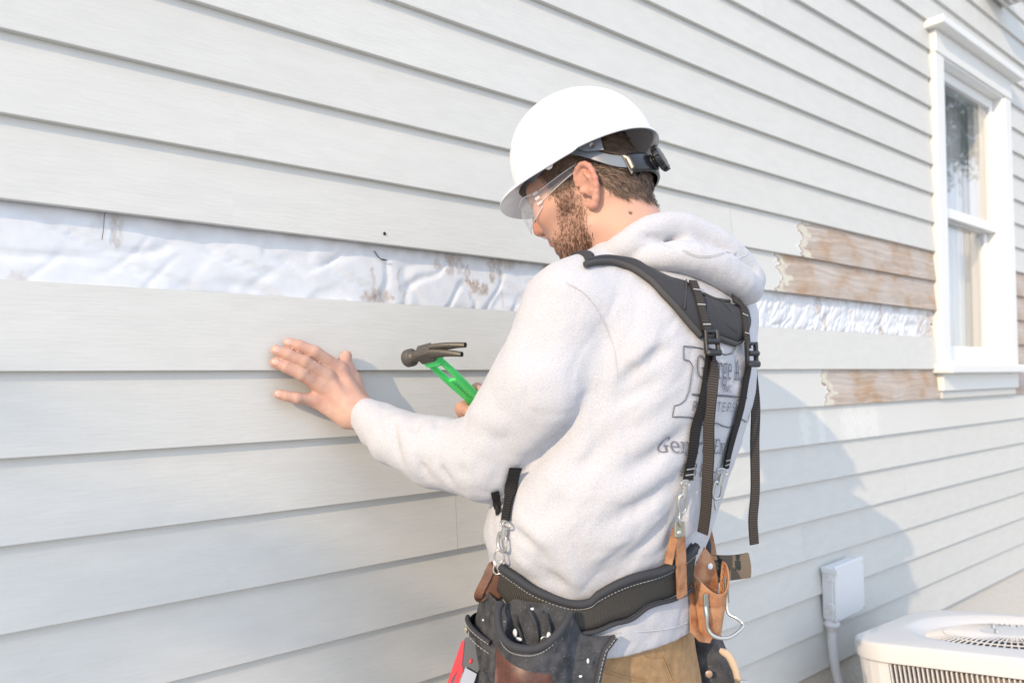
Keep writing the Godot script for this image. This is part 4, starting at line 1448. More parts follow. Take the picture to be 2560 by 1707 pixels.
# the right hand: a fist round the hammer handle
const HAM_HEAD := Vector3(0.6611, 1.3873, 0.1918)
const HAM_DIR := Vector3(0.8023, -0.5775, -0.1511)
const HAM_END := HAM_HEAD + HAM_DIR * 0.30
func right_hand_field() -> Field:
	var f := Field.new()
	var ax := HAM_DIR
	var c := HAM_HEAD + ax * 0.168
	var tocam := (EYE - c).normalized()
	tocam = (tocam - ax * tocam.dot(ax)).normalized()
	var sd := ax.cross(tocam)
	# sd points to one side of the handle; the palm is on that side, fingers curl round the front
	for i in 4:
		var o: Vector3 = c + ax * (0.022 * i - 0.008)
		var r: float = [0.0105, 0.0108, 0.0102, 0.009][i]
		f.chain([o + sd * 0.030 - tocam * 0.012, o + sd * 0.026 + tocam * 0.016, o + sd * 0.002 + tocam * 0.027, o - sd * 0.020 + tocam * 0.016, o - sd * 0.020 - tocam * 0.004], [r, r, r * 0.95, r * 0.9, r * 0.8], 0.004)
	f.cap(c + sd * 0.032 - tocam * 0.014, c + ax * 0.06 + sd * 0.032 - tocam * 0.014, 0.016, 0.015, 0.015)
	f.chain([c + ax * 0.04 + sd * 0.03 - tocam * 0.02, c - sd * 0.002 - tocam * 0.026, c - ax * 0.012 - sd * 0.020 - tocam * 0.012, c - ax * 0.022 - sd * 0.022 + tocam * 0.006], [0.016, 0.013, 0.0115, 0.0095], 0.01)
	f.chain([c + ax * 0.03 + sd * 0.03 - tocam * 0.012, Vector3(0.9083, 1.2367, 0.1764)], [0.024, 0.026], 0.02)
	return f

func strand(mb: MB, p: Vector3, n: Vector3, d: Vector3, len_: float, w: float, c: Color, lift := 0.35) -> void:
	var side := d.cross(n).normalized() * w * 0.5
	mb.tint = c
	var m := p + d * len_ * 0.5 + n * len_ * lift * 0.5
	var e := p + d * len_ + n * len_ * lift * 0.35
	var nn := (n + d * 0.2).normalized()
	var i := mb.vert(p - side, nn)
	mb.vert(p + side, nn)
	mb.vert(m - side * 0.9, nn)
	mb.vert(m + side * 0.9, nn)
	mb.vert(e, nn)
	mb.tri(i, i + 1, i + 3)
	mb.tri(i, i + 3, i + 2)
	mb.tri(i + 2, i + 3, i + 4)

func person() -> void:
	var t := thing("person", "person in a grey hooded sweatshirt and tan trousers, one hand on the wall", "person", Vector3(0.9, 0.0, 0.42))
	var skin := skin_mat()
	var hf := head_field()
	var b := net(hf, Vector3(-0.16, -0.24, -0.105), Vector3(0.125, 0.16, 0.105), 0.0025, skin_paint)
	var skin_v := b.v.duplicate()
	var skin_n := b.n.duplicate()
	placed(b, HT)
	var wl := Vector3(0.5874, 1.2643, 0.0900)
	var hl := net(hand_field(), Vector3(wl.x - 0.24, wl.y - 0.08, 0.005), Vector3(wl.x + 0.09, wl.y + 0.19, 0.17), 0.0026, hand_paint)
	var hr := net(right_hand_field(), HAM_HEAD + HAM_DIR * 0.21 - Vector3(0.13, 0.12, 0.13), HAM_HEAD + HAM_DIR * 0.21 + Vector3(0.13, 0.12, 0.13), 0.003, hand_paint)
	# the body inside the clothes joins head, hands and feet
	var core := Field.new()
	var ls := Vector3(0.7796, 1.4586, 0.4785)
	var rs := ls + Vector3(0.385, 0, 0)
	core.chain([HT * Vector3(-0.03, -0.18, 0.03), Vector3(0.96, 1.40, 0.47), Vector3(0.90, 1.0, 0.42), Vector3(0.90, 0.85, 0.40)], [0.055, 0.10, 0.10, 0.11], 0.05)
	core.chain([Vector3(0.96, 1.44, 0.48), ls, Vector3(0.7005, 1.2028, 0.3691), Vector3(0.6160, 1.2337, 0.1631)], [0.05, 0.05, 0.04, 0.028], 0.04)
	core.chain([Vector3(1.0, 1.44, 0.48), rs, Vector3(rs.x - 0.03, rs.y - 0.26, 0.34), Vector3(0.9083, 1.2367, 0.1764)], [0.05, 0.05, 0.04, 0.026], 0.04)
	for s in [-1.0, 1.0]:
		core.chain([Vector3(0.90 + 0.09 * s, 0.82, 0.4), Vector3(0.9 + 0.105 * s, 0.44, 0.4), Vector3(0.9 + 0.11 * s, 0.07, 0.45)], [0.075, 0.052, 0.04], 0.03)
	var cm := net(core, Vector3(0.5, 0.02, 0.08), Vector3(1.36, 1.62, 0.62), 0.014, hand_paint)
	for o in [hl, hr, cm]:
		var base := b.v.size()
		b.v.append_array(o.v)
		b.n.append_array(o.n)
		b.uv.append_array(o.uv)
		b.col.append_array(o.col)
		for i in o.idx:
			b.idx.append(i + base)
	part(t, "body", b, skin)
	nails(t)
	var hm := heather("sweatshirt_grey", lin(0.61, 0.605, 0.62))
	part(t, "sweatshirt", net(f_hoodie, Vector3(0.44, 0.84, 0.03), Vector3(1.40, 1.66, 0.76), 0.0052), hm)
	part(t, "hood", net(f_hood, Vector3(0.78, 1.42, 0.25), Vector3(1.26, 1.70, 0.72), 0.0055), hm)
	var tm := mat("trouser_tan", lin(0.46, 0.28, 0.135), 0.9)
	tm.heightmap_enabled = true
	tm.heightmap_texture = fbm_tex(256, 256, 90.0, 90.0, 23, 2)
	tm.heightmap_scale = 0.03
	tm.albedo_texture = tex(256, 256, func(x: int, y: int) -> Color:
		var g := 0.9 + 0.12 * noise_a.get_noise_2d(x * 2.0, y * 2.0) + 0.08 * noise_b.get_noise_2d(x * 12.0, y * 4.0)
		return Color(g, g, g))
	tm.uv1_triplanar = true
	tm.uv1_scale = Vector3(4, 4, 4)
	part(t, "trousers", net(f_legs, Vector3(0.62, 0.04, 0.16), Vector3(1.2, 1.0, 0.64), 0.008), tm)
	trouser_seams(t, tm)
	boots(t)
	print_on_back(t)
	hair(t, skin_v, skin_n)

func nails(t: Node3D) -> void:
	var m := mat("nail", lin(0.60, 0.38, 0.31), 0.35)
	var fs := left_fingers()
	for i in 5:
		var tip: Vector3 = fs[i][3]
		var ax: Vector3 = (tip - fs[i][2]).normalized()
		var up := Vector3(0, 0, 1)
		if i == 4:
			up = Vector3(0.6, 0.1, 0.8).normalized()
		up = (up - ax * up.dot(ax)).normalized()
		var b := MB.new()
		b.ball(tip - ax * 0.0025 + up * (0.0092 if i < 3 else 0.0074), Vector3(0.0074, 0.0018, 0.0066), Basis(ax, up, ax.cross(up)), 6, 12)
		part(t, "fingernail", b, m)

func trouser_seams(t: Node3D, tm: Material) -> void:
	for l in [[Vector3(0.7823, 0.8766, 0.5027), Vector3(0.8149, 0.8629, 0.5204), Vector3(0.8534, 0.8472, 0.5329), Vector3(0.8985, 0.8292, 0.5386)], [Vector3(0.7831, 0.8712, 0.5039), Vector3(0.8149, 0.8572, 0.5203), Vector3(0.8538, 0.8412, 0.5324), Vector3(0.8945, 0.8250, 0.5382)], [Vector3(0.9274, 0.8649, 0.5420), Vector3(0.9437, 0.8379, 0.5404), Vector3(0.9614, 0.8062, 0.5407)], [Vector3(0.9331, 0.8635, 0.5419), Vector3(0.9502, 0.8360, 0.5398), Vector3(0.9675, 0.8045, 0.5405)], [Vector3(0.8855, 0.8720, 0.5409), Vector3(0.9087, 0.8636, 0.5417), Vector3(0.9333, 0.8611, 0.5417)]]:
		var pts := []
		for p in curve(l, 6):
			pts.append(f_legs.onto(p, 0.0003))
		var b := MB.new()
		b.tube(pts, 0.0014, 6)
		part(t, "trouser_seam", b, tm)

func boots(t: Node3D) -> void:
	var m := mat("boot_leather", lin(0.16, 0.09, 0.05), 0.6)
	for s in [-1.0, 1.0]:
		var f := Field.new()
		var a := Vector3(0.90 + 0.11 * s, 0.1, 0.45)
		f.chain([a + Vector3(0, 0.06, 0), a + Vector3(0, -0.04, 0.01)], [0.05, 0.05], 0.02)
		f.chain([a + Vector3(0, -0.05, 0.03), a + Vector3(0.01 * s, -0.06, -0.16)], [0.045, 0.042], 0.03)
		part(t, "boot", net(f, a + Vector3(-0.08, -0.115, -0.24), a + Vector3(0.08, 0.13, 0.11), 0.01), m)

func hair(t: Node3D, sv: PackedVector3Array, sn: PackedVector3Array) -> void:
	var hm := mat("hair_brown", Color.WHITE, 0.55)
	hm.vertex_color_use_as_albedo = true
	hm.metallic_specular = 0.4
	rng.seed = 99
	var b := MB.new()
	var made := 0
	for i in 60000:
		if made > 7000:
			break
		var pick := rng.randi() % sv.size()
		var q := sv[pick]
		var n := sn[pick]
		if q.y > 0.085 or q.y < -0.095 or q.x > 0.04:
			continue
		if q.x < -0.026 and q.x > -0.075 and absf(q.z) > 0.074 and q.y < 0.02:
			continue
		var jit := Vector3(rng.randf_range(-0.003, 0.003), rng.randf_range(-0.003, 0.003), rng.randf_range(-0.003, 0.003))
		q += jit - n * jit.dot(n)
		if rng.randf() > hair_at(q) * 1.1:
			continue
		var d := Vector3(-0.75, -0.62, 0.0) if q.y > -0.02 else Vector3(-0.45, -0.9, 0)
		if q.x > -0.03:
			d = Vector3(-0.25, -1.0, 0)
		d += Vector3(rng.randfn(0, 0.22), rng.randfn(0, 0.22), rng.randfn(0, 0.22)) + Vector3(1.1, 0.5, 0.9) * noise_a.get_noise_3dv(q * 2300.0)
		d = (d - n * d.dot(n)).normalized()
		var g := rng.randf_range(0.65, 1.5) * (1.0 + 1.3 * noise_a.get_noise_3dv(q * 3300.0))
		var c := Color(0.145 * g, 0.092 * g, 0.062 * g)
		if rng.randf() < 0.14:
			c = Color(0.24, 0.185, 0.145)
		var long := rng.randf_range(0.009, 0.017) * (0.6 if q.x > -0.03 else 1.0)
		strand(b, HT * (q + n * rng.randf_range(-0.001, 0.003)), HT.basis * n, HT.basis * d, long, rng.randf_range(0.0006, 0.0012), c, rng.randf_range(0.12, 0.6))
		made += 1
	part(t, "hair", b, hm)
	var bb := MB.new()
	made = 0
	for i in 80000:
		if made > 4600:
			break
		var pick := rng.randi() % sv.size()
		var q := sv[pick]
		var n := sn[pick]
		if q.x < -0.035 or q.y < -0.14 or q.y > 0.045 or q.z > 0.062:
			continue
		var jit := Vector3(rng.randf_range(-0.003, 0.003), rng.randf_range(-0.003, 0.003), rng.randf_range(-0.003, 0.003))
		q += jit - n * jit.dot(n)
		var w := beard_at(q)
		if rng.randf() > w * w * 1.15:
			continue
		var d := Vector3(0.42, -1.0, 0) + Vector3(rng.randfn(0, 0.25), rng.randfn(0, 0.2), rng.randfn(0, 0.25))
		d = (d - n * d.dot(n)).normalized()
		var g := rng.randf_range(0.6, 1.6) * lerpf(1.15, 0.6, sstep(-0.05, -0.11, q.y))
		var c := Color(0.15 * g, 0.078 * g, 0.045 * g)
		if rng.randf() < 0.12:
			c = Color(0.27, 0.16, 0.09)
		var long := rng.randf_range(0.003, 0.007) * (0.55 + 0.45 * w) + 0.005 * sstep(-0.06, -0.11, q.y)
		strand(bb, HT * (q + n * 0.0003), HT.basis * n, HT.basis * d, long, rng.randf_range(0.0004, 0.0008), c, rng.randf_range(0.15, 0.5))
		made += 1
	part(t, "beard", bb, hm)

# ---------------------------------------------------------------- helmet, glasses, hammer, harness, belt
func hard_hat() -> void:
	var t := thing("hard_hat", "glossy white hard hat with a short brim on the worker's head", "hard hat", HT * Vector3(-0.03, 0.05, 0))
	var m := mat("hat_white", lin(0.82, 0.82, 0.82), 0.22)
	m.clearcoat_enabled = true
	m.clearcoat = 0.4
	m.clearcoat_roughness = 0.1
	var hx := Transform3D(Basis(Vector3(0, 0, 1), 0.095), Vector3(-0.036, 0.050, 0))
	var fr := HT * hx
	var a := 0.139
	var w := 0.113
	var hh := 0.152
	var rows := []
	var nphi := 72
	var nup := 18
	var shape := func(phi: float, s: float, inset: float) -> Vector3:
		# s = 0 crown .. 1 rim
		var th := s * PI / 2
		var k := pow(sin(th), 0.92)
		var front := maxf(0.0, cos(phi))
		var x := cos(phi) * (a - inset) * k
		var z := sin(phi) * (w - inset) * k
		var y := (hh - inset) * pow(maxf(cos(th), 0.0), 0.88)
		# a broad raised rib over the crown
		y += 0.0025 * exp(-pow(z / 0.022, 2.0)) * (1.0 - s)
		return Vector3(x + 0.016 * pow(y / hh, 1.5), y, z)
	for i in nphi:
		var phi := TAU * i / nphi
		var c := maxf(0.0, cos(phi))
		var brim := 0.006 + 0.038 * pow(c, 1.6)
		var rise := 0.010 * pow(c, 2.0) - 0.006 * pow(absf(sin(phi)), 2.0) * (1.0 if cos(phi) > -0.2 else 0.5) + 0.004 * maxf(0.0, -cos(phi))
		var radial := Vector3(cos(phi) * w, 0, sin(phi) * a).normalized()
		for j in nup + 1:
			var p: Vector3 = shape.call(phi, float(j) / nup, 0.0)
			p.y += rise * pow(float(j) / nup, 3.0)
			rows.append(p)
		var rim: Vector3 = rows[-1]
		rows.append(rim + radial * brim * 0.35 + Vector3(0, -0.003, 0))
		rows.append(rim + radial * brim * 0.75 + Vector3(0, -0.0055 - 0.004 * c, 0))
		rows.append(rim + radial * brim * 0.97 + Vector3(0, -0.0085 - 0.007 * c, 0))
		rows.append(rim + radial * brim + Vector3(0, -0.0100 - 0.008 * c, 0))
		rows.append(rim + radial * (brim - 0.001) + Vector3(0, -0.0125 - 0.008 * c, 0))
		rows.append(rim + radial * (brim * 0.75 - 0.001) + Vector3(0, -0.0095 - 0.004 * c, 0))
		rows.append(rim - radial * 0.003 + Vector3(0, -0.0045, 0))
		for j in range(nup, -1, -2):
			var p: Vector3 = shape.call(phi, float(j) / nup, 0.0032)
			p.y += rise * pow(float(j) / nup, 3.0)
			rows.append(p)
	var nv := rows.size() / nphi
	var b := MB.new()
	b.sheet(rows, nphi, nv, Vector3.ZERO, [], true)
	for i in b.v.size():
		if b.n[i].length() < 0.5:
			b.n[i] = Vector3.UP
	if b.n[5].dot(b.v[5]) < 0.0:
		for i in b.v.size():
			b.n[i] = -b.n[i]
	for i in nphi:
		b.n[i * nv] = Vector3.UP
		b.n[i * nv + nv - 1] = Vector3.DOWN
	b.rewind()
	part(t, "shell", placed(b, fr), m)
	# small tab with a hole for a chin strap
	for s in [-1.0, 1.0]:
		b = MB.new()
		b.plate(fr * Vector3(0.024, -0.014, 0.1125 * s), fr.basis.x, fr.basis.y, PackedVector2Array([Vector2(-0.008, 0.012), Vector2(0.009, 0.012), Vector2(0.008, -0.003), Vector2(0.004, -0.007), Vector2(-0.003, -0.007), Vector2(-0.007, -0.002)]), 0.003)
		part(t, "strap_tab", b, m)
		b = MB.new()
		b.lathe(fr * Vector3(0.0248, -0.015, 0.1125 * s + 0.0018 * s), [Vector2(0.0, 0.0003), Vector2(0.0017, 0.0003), Vector2(0.002, 0.0)], 9, Basis(fr.basis.x, fr.basis.z * s, fr.basis.y))
		part(t, "tab_hole", b, M.dark_inside)
	# suspension: a band round the head, dropping to the ratchet at the nape
	var grey := mat("band_grey", lin(0.20, 0.22, 0.25), 0.35)
	var pts := []
	var n := 64
	for i in n + 1:
		var phi := lerpf(-PI, PI, float(i) / n)
		var back := sstep(0.15, -0.75, cos(phi))
		var x := -0.030 + 0.112 * cos(phi)
		var z := sin(phi) * (0.083 + 0.006 * back)
		if cos(phi) < 0:
			x = -0.030 + 0.112 * cos(phi)
		var yc := lerpf(0.068, -0.012, sstep(0.05, -0.86, cos(phi)))
		for k in 5:
			var h: float = [-0.0125, -0.0115, 0.0, 0.0115, 0.0125][k]
			var o: float = [0.0, 0.0011, 0.0014, 0.0011, 0.0][k]
			pts.append(Vector3(x, yc + h, z) + Vector3(cos(phi), 0, sin(phi)) * o)
	b = MB.new()
	b.sheet(pts, n + 1, 5, Vector3.ZERO)
	for i in b.v.size():
		if b.n[i].dot(b.v[i] - Vector3(-0.03, b.v[i].y, 0)) < 0.0:
			b.n[i] = -b.n[i]
	b.rewind()
	part(t, "headband", placed(b, HT), grey)
	for s in [-1.0, 1.0]:
		b = MB.new()
		b.plate(HT * Vector3(-0.082, 0.042, 0.0865 * s), (HT.basis * Vector3(1.0, 0.35, 0.28 * s)).normalized(), (HT.basis * Vector3(-0.35, 1.0, 0)).normalized(), PackedVector2Array([Vector2(-0.026, -0.016), Vector2(0.004, -0.013), Vector2(0.03, 0.002), Vector2(0.034, 0.016), Vector2(-0.006, 0.02), Vector2(-0.022, 0.012)]), 0.0025)
		part(t, "band_hanger", b, grey)
		b = MB.new()
		b.lathe(HT * Vector3(-0.088, 0.034, 0.0885 * s), [Vector2(0.0, 0.002), Vector2(0.004, 0.0018), Vector2(0.005, 0.0)], 12, HT.basis * Basis(Vector3(1, 0, 0), Vector3(0.25 * -s, 0, s).normalized() * s, Vector3(0, 1, 0)))
		part(t, "rivet", b, M.steel)
	var bk := mat("ratchet_black", lin(0.015, 0.015, 0.017), 0.25)
	pts = []
	for i in 25:
		var phi := lerpf(PI - 0.66, PI + 0.66, i / 24.0)
		var x := -0.030 + 0.1145 * cos(phi)
		var z := sin(phi) * 0.092
		var yc := -0.018
		for k in 6:
			var h: float = [-0.019, -0.018, -0.01, 0.01, 0.018, 0.019][k]
			var o: float = [0.0, 0.005, 0.0075, 0.0075, 0.005, 0.0][k]
			pts.append(Vector3(x, yc + h, z) + Vector3(cos(phi), 0, sin(phi)) * (o if i > 0 and i < 24 else 0.0))
	b = MB.new()
	b.sheet(pts, 25, 6, Vector3.ZERO)
	for i in b.v.size():
		if b.n[i].dot(b.v[i] - Vector3(-0.03, b.v[i].y, 0)) < 0.0:
			b.n[i] = -b.n[i]
	b.rewind()
	part(t, "ratchet_housing", placed(b, HT), bk)
	for z in [-0.052, -0.034, 0.034, 0.052]:
		b = MB.new()
		b.box(Vector3(-0.137 + absf(z) * 0.35, -0.018, z * 1.03), Vector3(0.0032, 0.021, 0.0032), 0.001, Basis(Vector3.UP, 0.55 * signf(z)))
		part(t, "ratchet_rib", placed(b, HT), bk)
	var kx := Basis(Vector3(0, 1, 0), Vector3(-1, 0, 0), Vector3(0, 0, 1))
	b = MB.new()
	b.lathe(Vector3(-0.148, -0.018, 0), [Vector2(0.014, -0.006), Vector2(0.016, 0.0), Vector2(0.016, 0.005), Vector2(0.012, 0.006), Vector2(0.012, 0.009), Vector2(0.0225, 0.010), Vector2(0.0235, 0.013), Vector2(0.0225, 0.0205), Vector2(0.019, 0.022), Vector2(0.0, 0.0225)], 28, kx)
	part(t, "ratchet_knob", placed(b, HT), bk)
	for k in 12:
		var an := TAU * k / 12
		b = MB.new()
		b.box(Vector3(-0.1645, -0.018 + cos(an) * 0.0235, sin(an) * 0.0235), Vector3(0.005, 0.0024, 0.0022), 0.0008, Basis(Vector3(1, 0, 0), an))
		part(t, "knob_rib", placed(b, HT), bk)

func safety_glasses() -> void:
	var t := thing("safety_glasses", "clear plastic wraparound safety glasses on the worker's face", "safety glasses", HT * Vector3(0.09, 0.02, 0))
	var g := mat("clear_lens", Color(0.95, 0.97, 1.0, 0.10), 0.03)
	g.transparency = BaseMaterial3D.TRANSPARENCY_ALPHA
	g.metallic_specular = 0.6
	var rimm := mat("clear_edge", Color(0.93, 0.93, 0.93, 0.45), 0.2)
	rimm.transparency = BaseMaterial3D.TRANSPARENCY_ALPHA
	for inset in [0.0]:
		var pts := []
		for i in 41:
			var phi := lerpf(-1.52, 1.52, i / 40.0)
			for j in 9:
				var v := j / 8.0
				var low := -0.014 + 0.024 * exp(-pow(phi / 0.2, 2.0)) + 0.012 * pow(absf(phi) / 1.5, 4.0)
				var top := 0.046 - 0.02 * pow(absf(phi) / 1.5, 3.0)
				var y := lerpf(low, top, v)
				pts.append(Vector3(0.040 + (0.071 + 0.004 * sin(v * PI)) * cos(phi), y, 0.0745 * sin(phi)))
		var b := MB.new()
		b.sheet(pts, 41, 9, Vector3.ZERO)
		for i in b.v.size():
			if b.n[i].dot(b.v[i] - Vector3(0.02, 0.016, 0)) < 0.0:
				b.n[i] = -b.n[i]
		b.rewind()
		part(t, "lens", placed(b, HT), g)
		b = MB.new()
		var rim := []
		for i in 41:
			rim.append(HT * (pts[i * 9]))
		b.tube(rim, 0.0009, 6)
		part(t, "lens_edge", b, rimm)
		b = MB.new()
		rim = []
		for i in 41:
			rim.append(HT * (pts[i * 9 + 8]))
		b.tube(rim, 0.0011, 6)
		part(t, "lens_edge", b, rimm)
	for s in [-1.0, 1.0]:
		var pts := []
		for i in 9:
			var u := i / 8.0
			for k in 2:
				var hw := lerpf(0.0105, 0.0045, u)
				pts.append(HT * Vector3(lerpf(0.046, -0.052, u), lerpf(0.017, 0.022, u) + (hw if k else -hw), (0.0745 + 0.0065 * sin(u * 2.2)) * s))
		var b := MB.new()
		b.sheet(pts, 9, 2, HT.basis * Vector3(0, 0, s))
		part(t, "temple_arm", b, g)
		for k in 2:
			var e := []
			for i in 9:
				e.append(pts[i * 2 + k])
			b = MB.new()
			b.tube(e, 0.0009, 6)
			part(t, "temple_edge", b, rimm)
		b = MB.new()
		for k in 3:
			b.box(HT * Vector3(0.0465, 0.006 + 0.0105 * k, 0.0765 * s), Vector3(0.005, 0.0026, 0.0022), 0.0008, HT.basis)
		part(t, "hinge", b, rimm)

func hammer() -> void:
	var t := thing("hammer", "claw hammer with bright green handle in the worker's right hand", "hammer", HAM_HEAD)
	var dirt := tex(128, 128, func(x: int, y: int) -> Color:
		var g := noise_b.get_noise_2d(x * 7.0, y * 7.0)
		var c := Color(0.10, 0.092, 0.08).lerp(Color(0.34, 0.28, 0.20), clampf(g * 2.2 - 0.2, 0.0, 1.0))
		return c.lerp(Color(0.06, 0.055, 0.05), clampf(-g * 2.0, 0.0, 1.0)).linear_to_srgb())
	var m := mat("hammer_steel", Color.WHITE, 0.5, 0.5)
	m.albedo_texture = dirt
	m.uv1_triplanar = true
	m.uv1_scale = Vector3(14, 14, 14)
	var gm := mat("handle_green", lin(0.10, 0.80, 0.20), 0.35)
	var d := HAM_DIR
	var h := Vector3(-0.2444, -0.1663, -0.9553)
	var s := h.cross(d).normalized()
	if s.y < 0.0:
		s = -s
	var bs := Basis(h, s, h.cross(s))
	var c := HAM_HEAD
	# poll: neck and striking face
	var b := MB.new()
	b.lathe(c + h * 0.012, [Vector2(0.0115, 0.0), Vector2(0.0115, 0.012), Vector2(0.0105, 0.018), Vector2(0.0115, 0.024), Vector2(0.0165, 0.026), Vector2(0.0178, 0.028), Vector2(0.0178, 0.041), Vector2(0.0168, 0.0428), Vector2(0.0, 0.0432)], 22, Basis(s, h, s.cross(h)))
	part(t, "striking_face", b, m)
	b = MB.new()
	b.box(c, Vector3(0.019, 0.0140, 0.0150), 0.003, bs)
	part(t, "head_block", b, m)
	for k in [-1.0, 1.0]:
		var path := []
		var rad := []
		for i in 9:
			var u := i / 8.0
			path.append([c - h * (0.010 + 0.078 * u) + s * k * (0.0058 + 0.0052 * u) + d * (0.016 * u * u - 0.002), lerpf(0.0072, 0.0054, u), lerpf(0.0130, 0.0044, u)])
		var pts := []
		for q in path:
			for a in 13:
				var an := TAU * a / 12
				pts.append(q[0] + s * cos(an) * q[1] + d * sin(an) * q[2])
		b = MB.new()
		b.sheet(pts, 9, 13, Vector3.ZERO)
		for i in b.v.size():
			var mid: Vector3 = path[i / 13][0]
			if b.n[i].dot(b.v[i] - mid) < 0.0:
				b.n[i] = -b.n[i]
		b.rewind()
		part(t, "claw", b, m)
	# handle: two rails with a recessed web and an open slot near the head, swelling into the grip
	var bh := Basis(h, d, h.cross(d))
	b = MB.new()
	b.box(c + d * 0.022, Vector3(0.0195, 0.009, 0.012), 0.004, bh)
	b.ball(c + d * 0.018 + h * 0.010, Vector3(0.010, 0.009, 0.0125), bh, 6, 10)
	part(t, "handle_collar", b, gm)
	for k in [-1.0, 1.0]:
		var r := []
		var q := []
		for i in 14:
			var u := i / 13.0
			q.append(c + d * (0.024 + 0.26 * u) + h * k * (0.0155 + 0.0015 * sin(u * 9.0)))
			r.append(0.0068 + 0.0015 * u)
		b = MB.new()
		b.tube(q, r, 10)
		part(t, "handle_rail", b, gm)
	b = MB.new()
	b.box(c + d * 0.185, Vector3(0.0135, 0.1, 0.0042), 0.0015, bh)
	b.box(c + d * 0.033, Vector3(0.0135, 0.006, 0.0042), 0.0015, bh)
	part(t, "handle_web", b, gm)
	# raised script along the web
	var script := []
	for i in 70:
		var u := i / 69.0
		script.append(c + d * (0.09 + 0.055 * u) + h * (0.0045 * sin(u * 44.0)) + bh.z * 0.0046 * signf(bh.z.dot(EYE - c)))
	b = MB.new()
	b.tube(script, 0.0007, 5)
	part(t, "raised_script", b, mat("script_green", lin(0.03, 0.40, 0.08), 0.4))

# a strip of webbing along a path; nrm gives the outward direction at each point
func webbing(path: Array, nrm: Array, width: float, thick := 0.0024) -> MB:
	var b := MB.new()
	var m := path.size()
	var along := 0.0
	var prev := []
	for i in m:
		var t: Vector3 = (path[mini(i + 1, m - 1)] - path[maxi(i - 1, 0)]).normalized()
		var nn: Vector3 = (nrm[i] - t * nrm[i].dot(t)).normalized()
		var sd := t.cross(nn)
		if i > 0:
			along += (path[i] - path[i - 1]).length()
		var hw := width / 2
		var ring := [[-hw, 0.0], [-hw + 0.0008, thick], [hw - 0.0008, thick], [hw, 0.0]]
		var rr := []
		for q in ring:
			rr.append(path[i] + sd * q[0] + nn * (q[1] - thick * 0.3))
		if i > 0:
			for k in 3:
				var n0: Vector3 = [(-sd + nn * 0.5).normalized(), nn, (sd + nn * 0.5).normalized()][k]
				var u0: float = [0.0, 0.03, 0.97, 1.0][k]
				var u1: float = [0.0, 0.03, 0.97, 1.0][k + 1]
				var f := b.vert(prev[1][k], n0, Vector2(u0, prev[0]))
				b.vert(prev[1][k + 1], n0, Vector2(u1, prev[0]))
				b.vert(rr[k + 1], n0, Vector2(u1, along))
				b.vert(rr[k], n0, Vector2(u0, along))
				b.tri(f, f + 1, f + 2)
				b.tri(f, f + 2, f + 3)
			var f := b.vert(prev[1][0], -nn, Vector2(0, prev[0]))
			b.vert(prev[1][3], -nn, Vector2(1, prev[0]))
			b.vert(rr[3], -nn, Vector2(1, along))
			b.vert(rr[0], -nn, Vector2(0, along))
			b.tri(f, f + 1, f + 2)
			b.tri(f, f + 2, f + 3)
		prev = [along, rr]
	for e in [0, 1]:
		pass
	return b

func webbing_mat(called: String, c: Color, per_m: float) -> StandardMaterial3D:
	var m := mat(called, c, 0.8)
	m.metallic_specular = 0.3
	m.albedo_texture = tex(64, 64, func(x: int, y: int) -> Color:
		var rib := 0.5 + 0.5 * cos(TAU * y / 16.0)
		var wv := 0.5 + 0.5 * cos(TAU * (x / 4.0 + 0.5 * floorf(y / 16.0)))
		var g := 0.50 + 0.50 * rib * (0.6 + 0.4 * wv)
		if x < 3 or x > 60:
			g *= 0.75
		return Color(g, g, g))
	m.heightmap_enabled = true
	m.heightmap_texture = m.albedo_texture
	m.heightmap_scale = 0.04
	m.uv1_scale = Vector3(1, per_m, 1)
	return m

# a padded panel between two rails that lies on the sweatshirt
func panel(ra: Array, rb: Array, nu: int, nv: int, lift: float, edge := 0.35, f: Field = null) -> Array:
	var fld := f if f != null else f_hoodie
	var out := []
	for i in nu:
		for j in nv:
			var s := float(i) / (nu - 1) * (ra.size() - 1)
			var k := mini(int(s), ra.size() - 2)
			var a: Vector3 = ra[k].lerp(ra[k + 1], s - k)
			var s2 := float(i) / (nu - 1) * (rb.size() - 1)
			var k2 := mini(int(s2), rb.size() - 2)
			var b: Vector3 = rb[k2].lerp(rb[k2 + 1], s2 - k2)
			var v := float(j) / (nv - 1)
			var p := a.lerp(b, v)
			var prof := pow(clampf(sin(PI * clampf(v, 0.0, 1.0)), 0.0, 1.0), edge)
			p = fld.onto(p, 0.0005 + lift * prof)
			out.append(p)
	return out

func on_back(pts: Array, off: float) -> Array:
	var out := []
	for p in pts:
		out.append(f_hoodie.onto(p, off))
	return out

func normals_of(pts: Array) -> Array:
	var out := []
	for p in pts:
		out.append(f_hoodie.grad(p, 0.008))
	return out

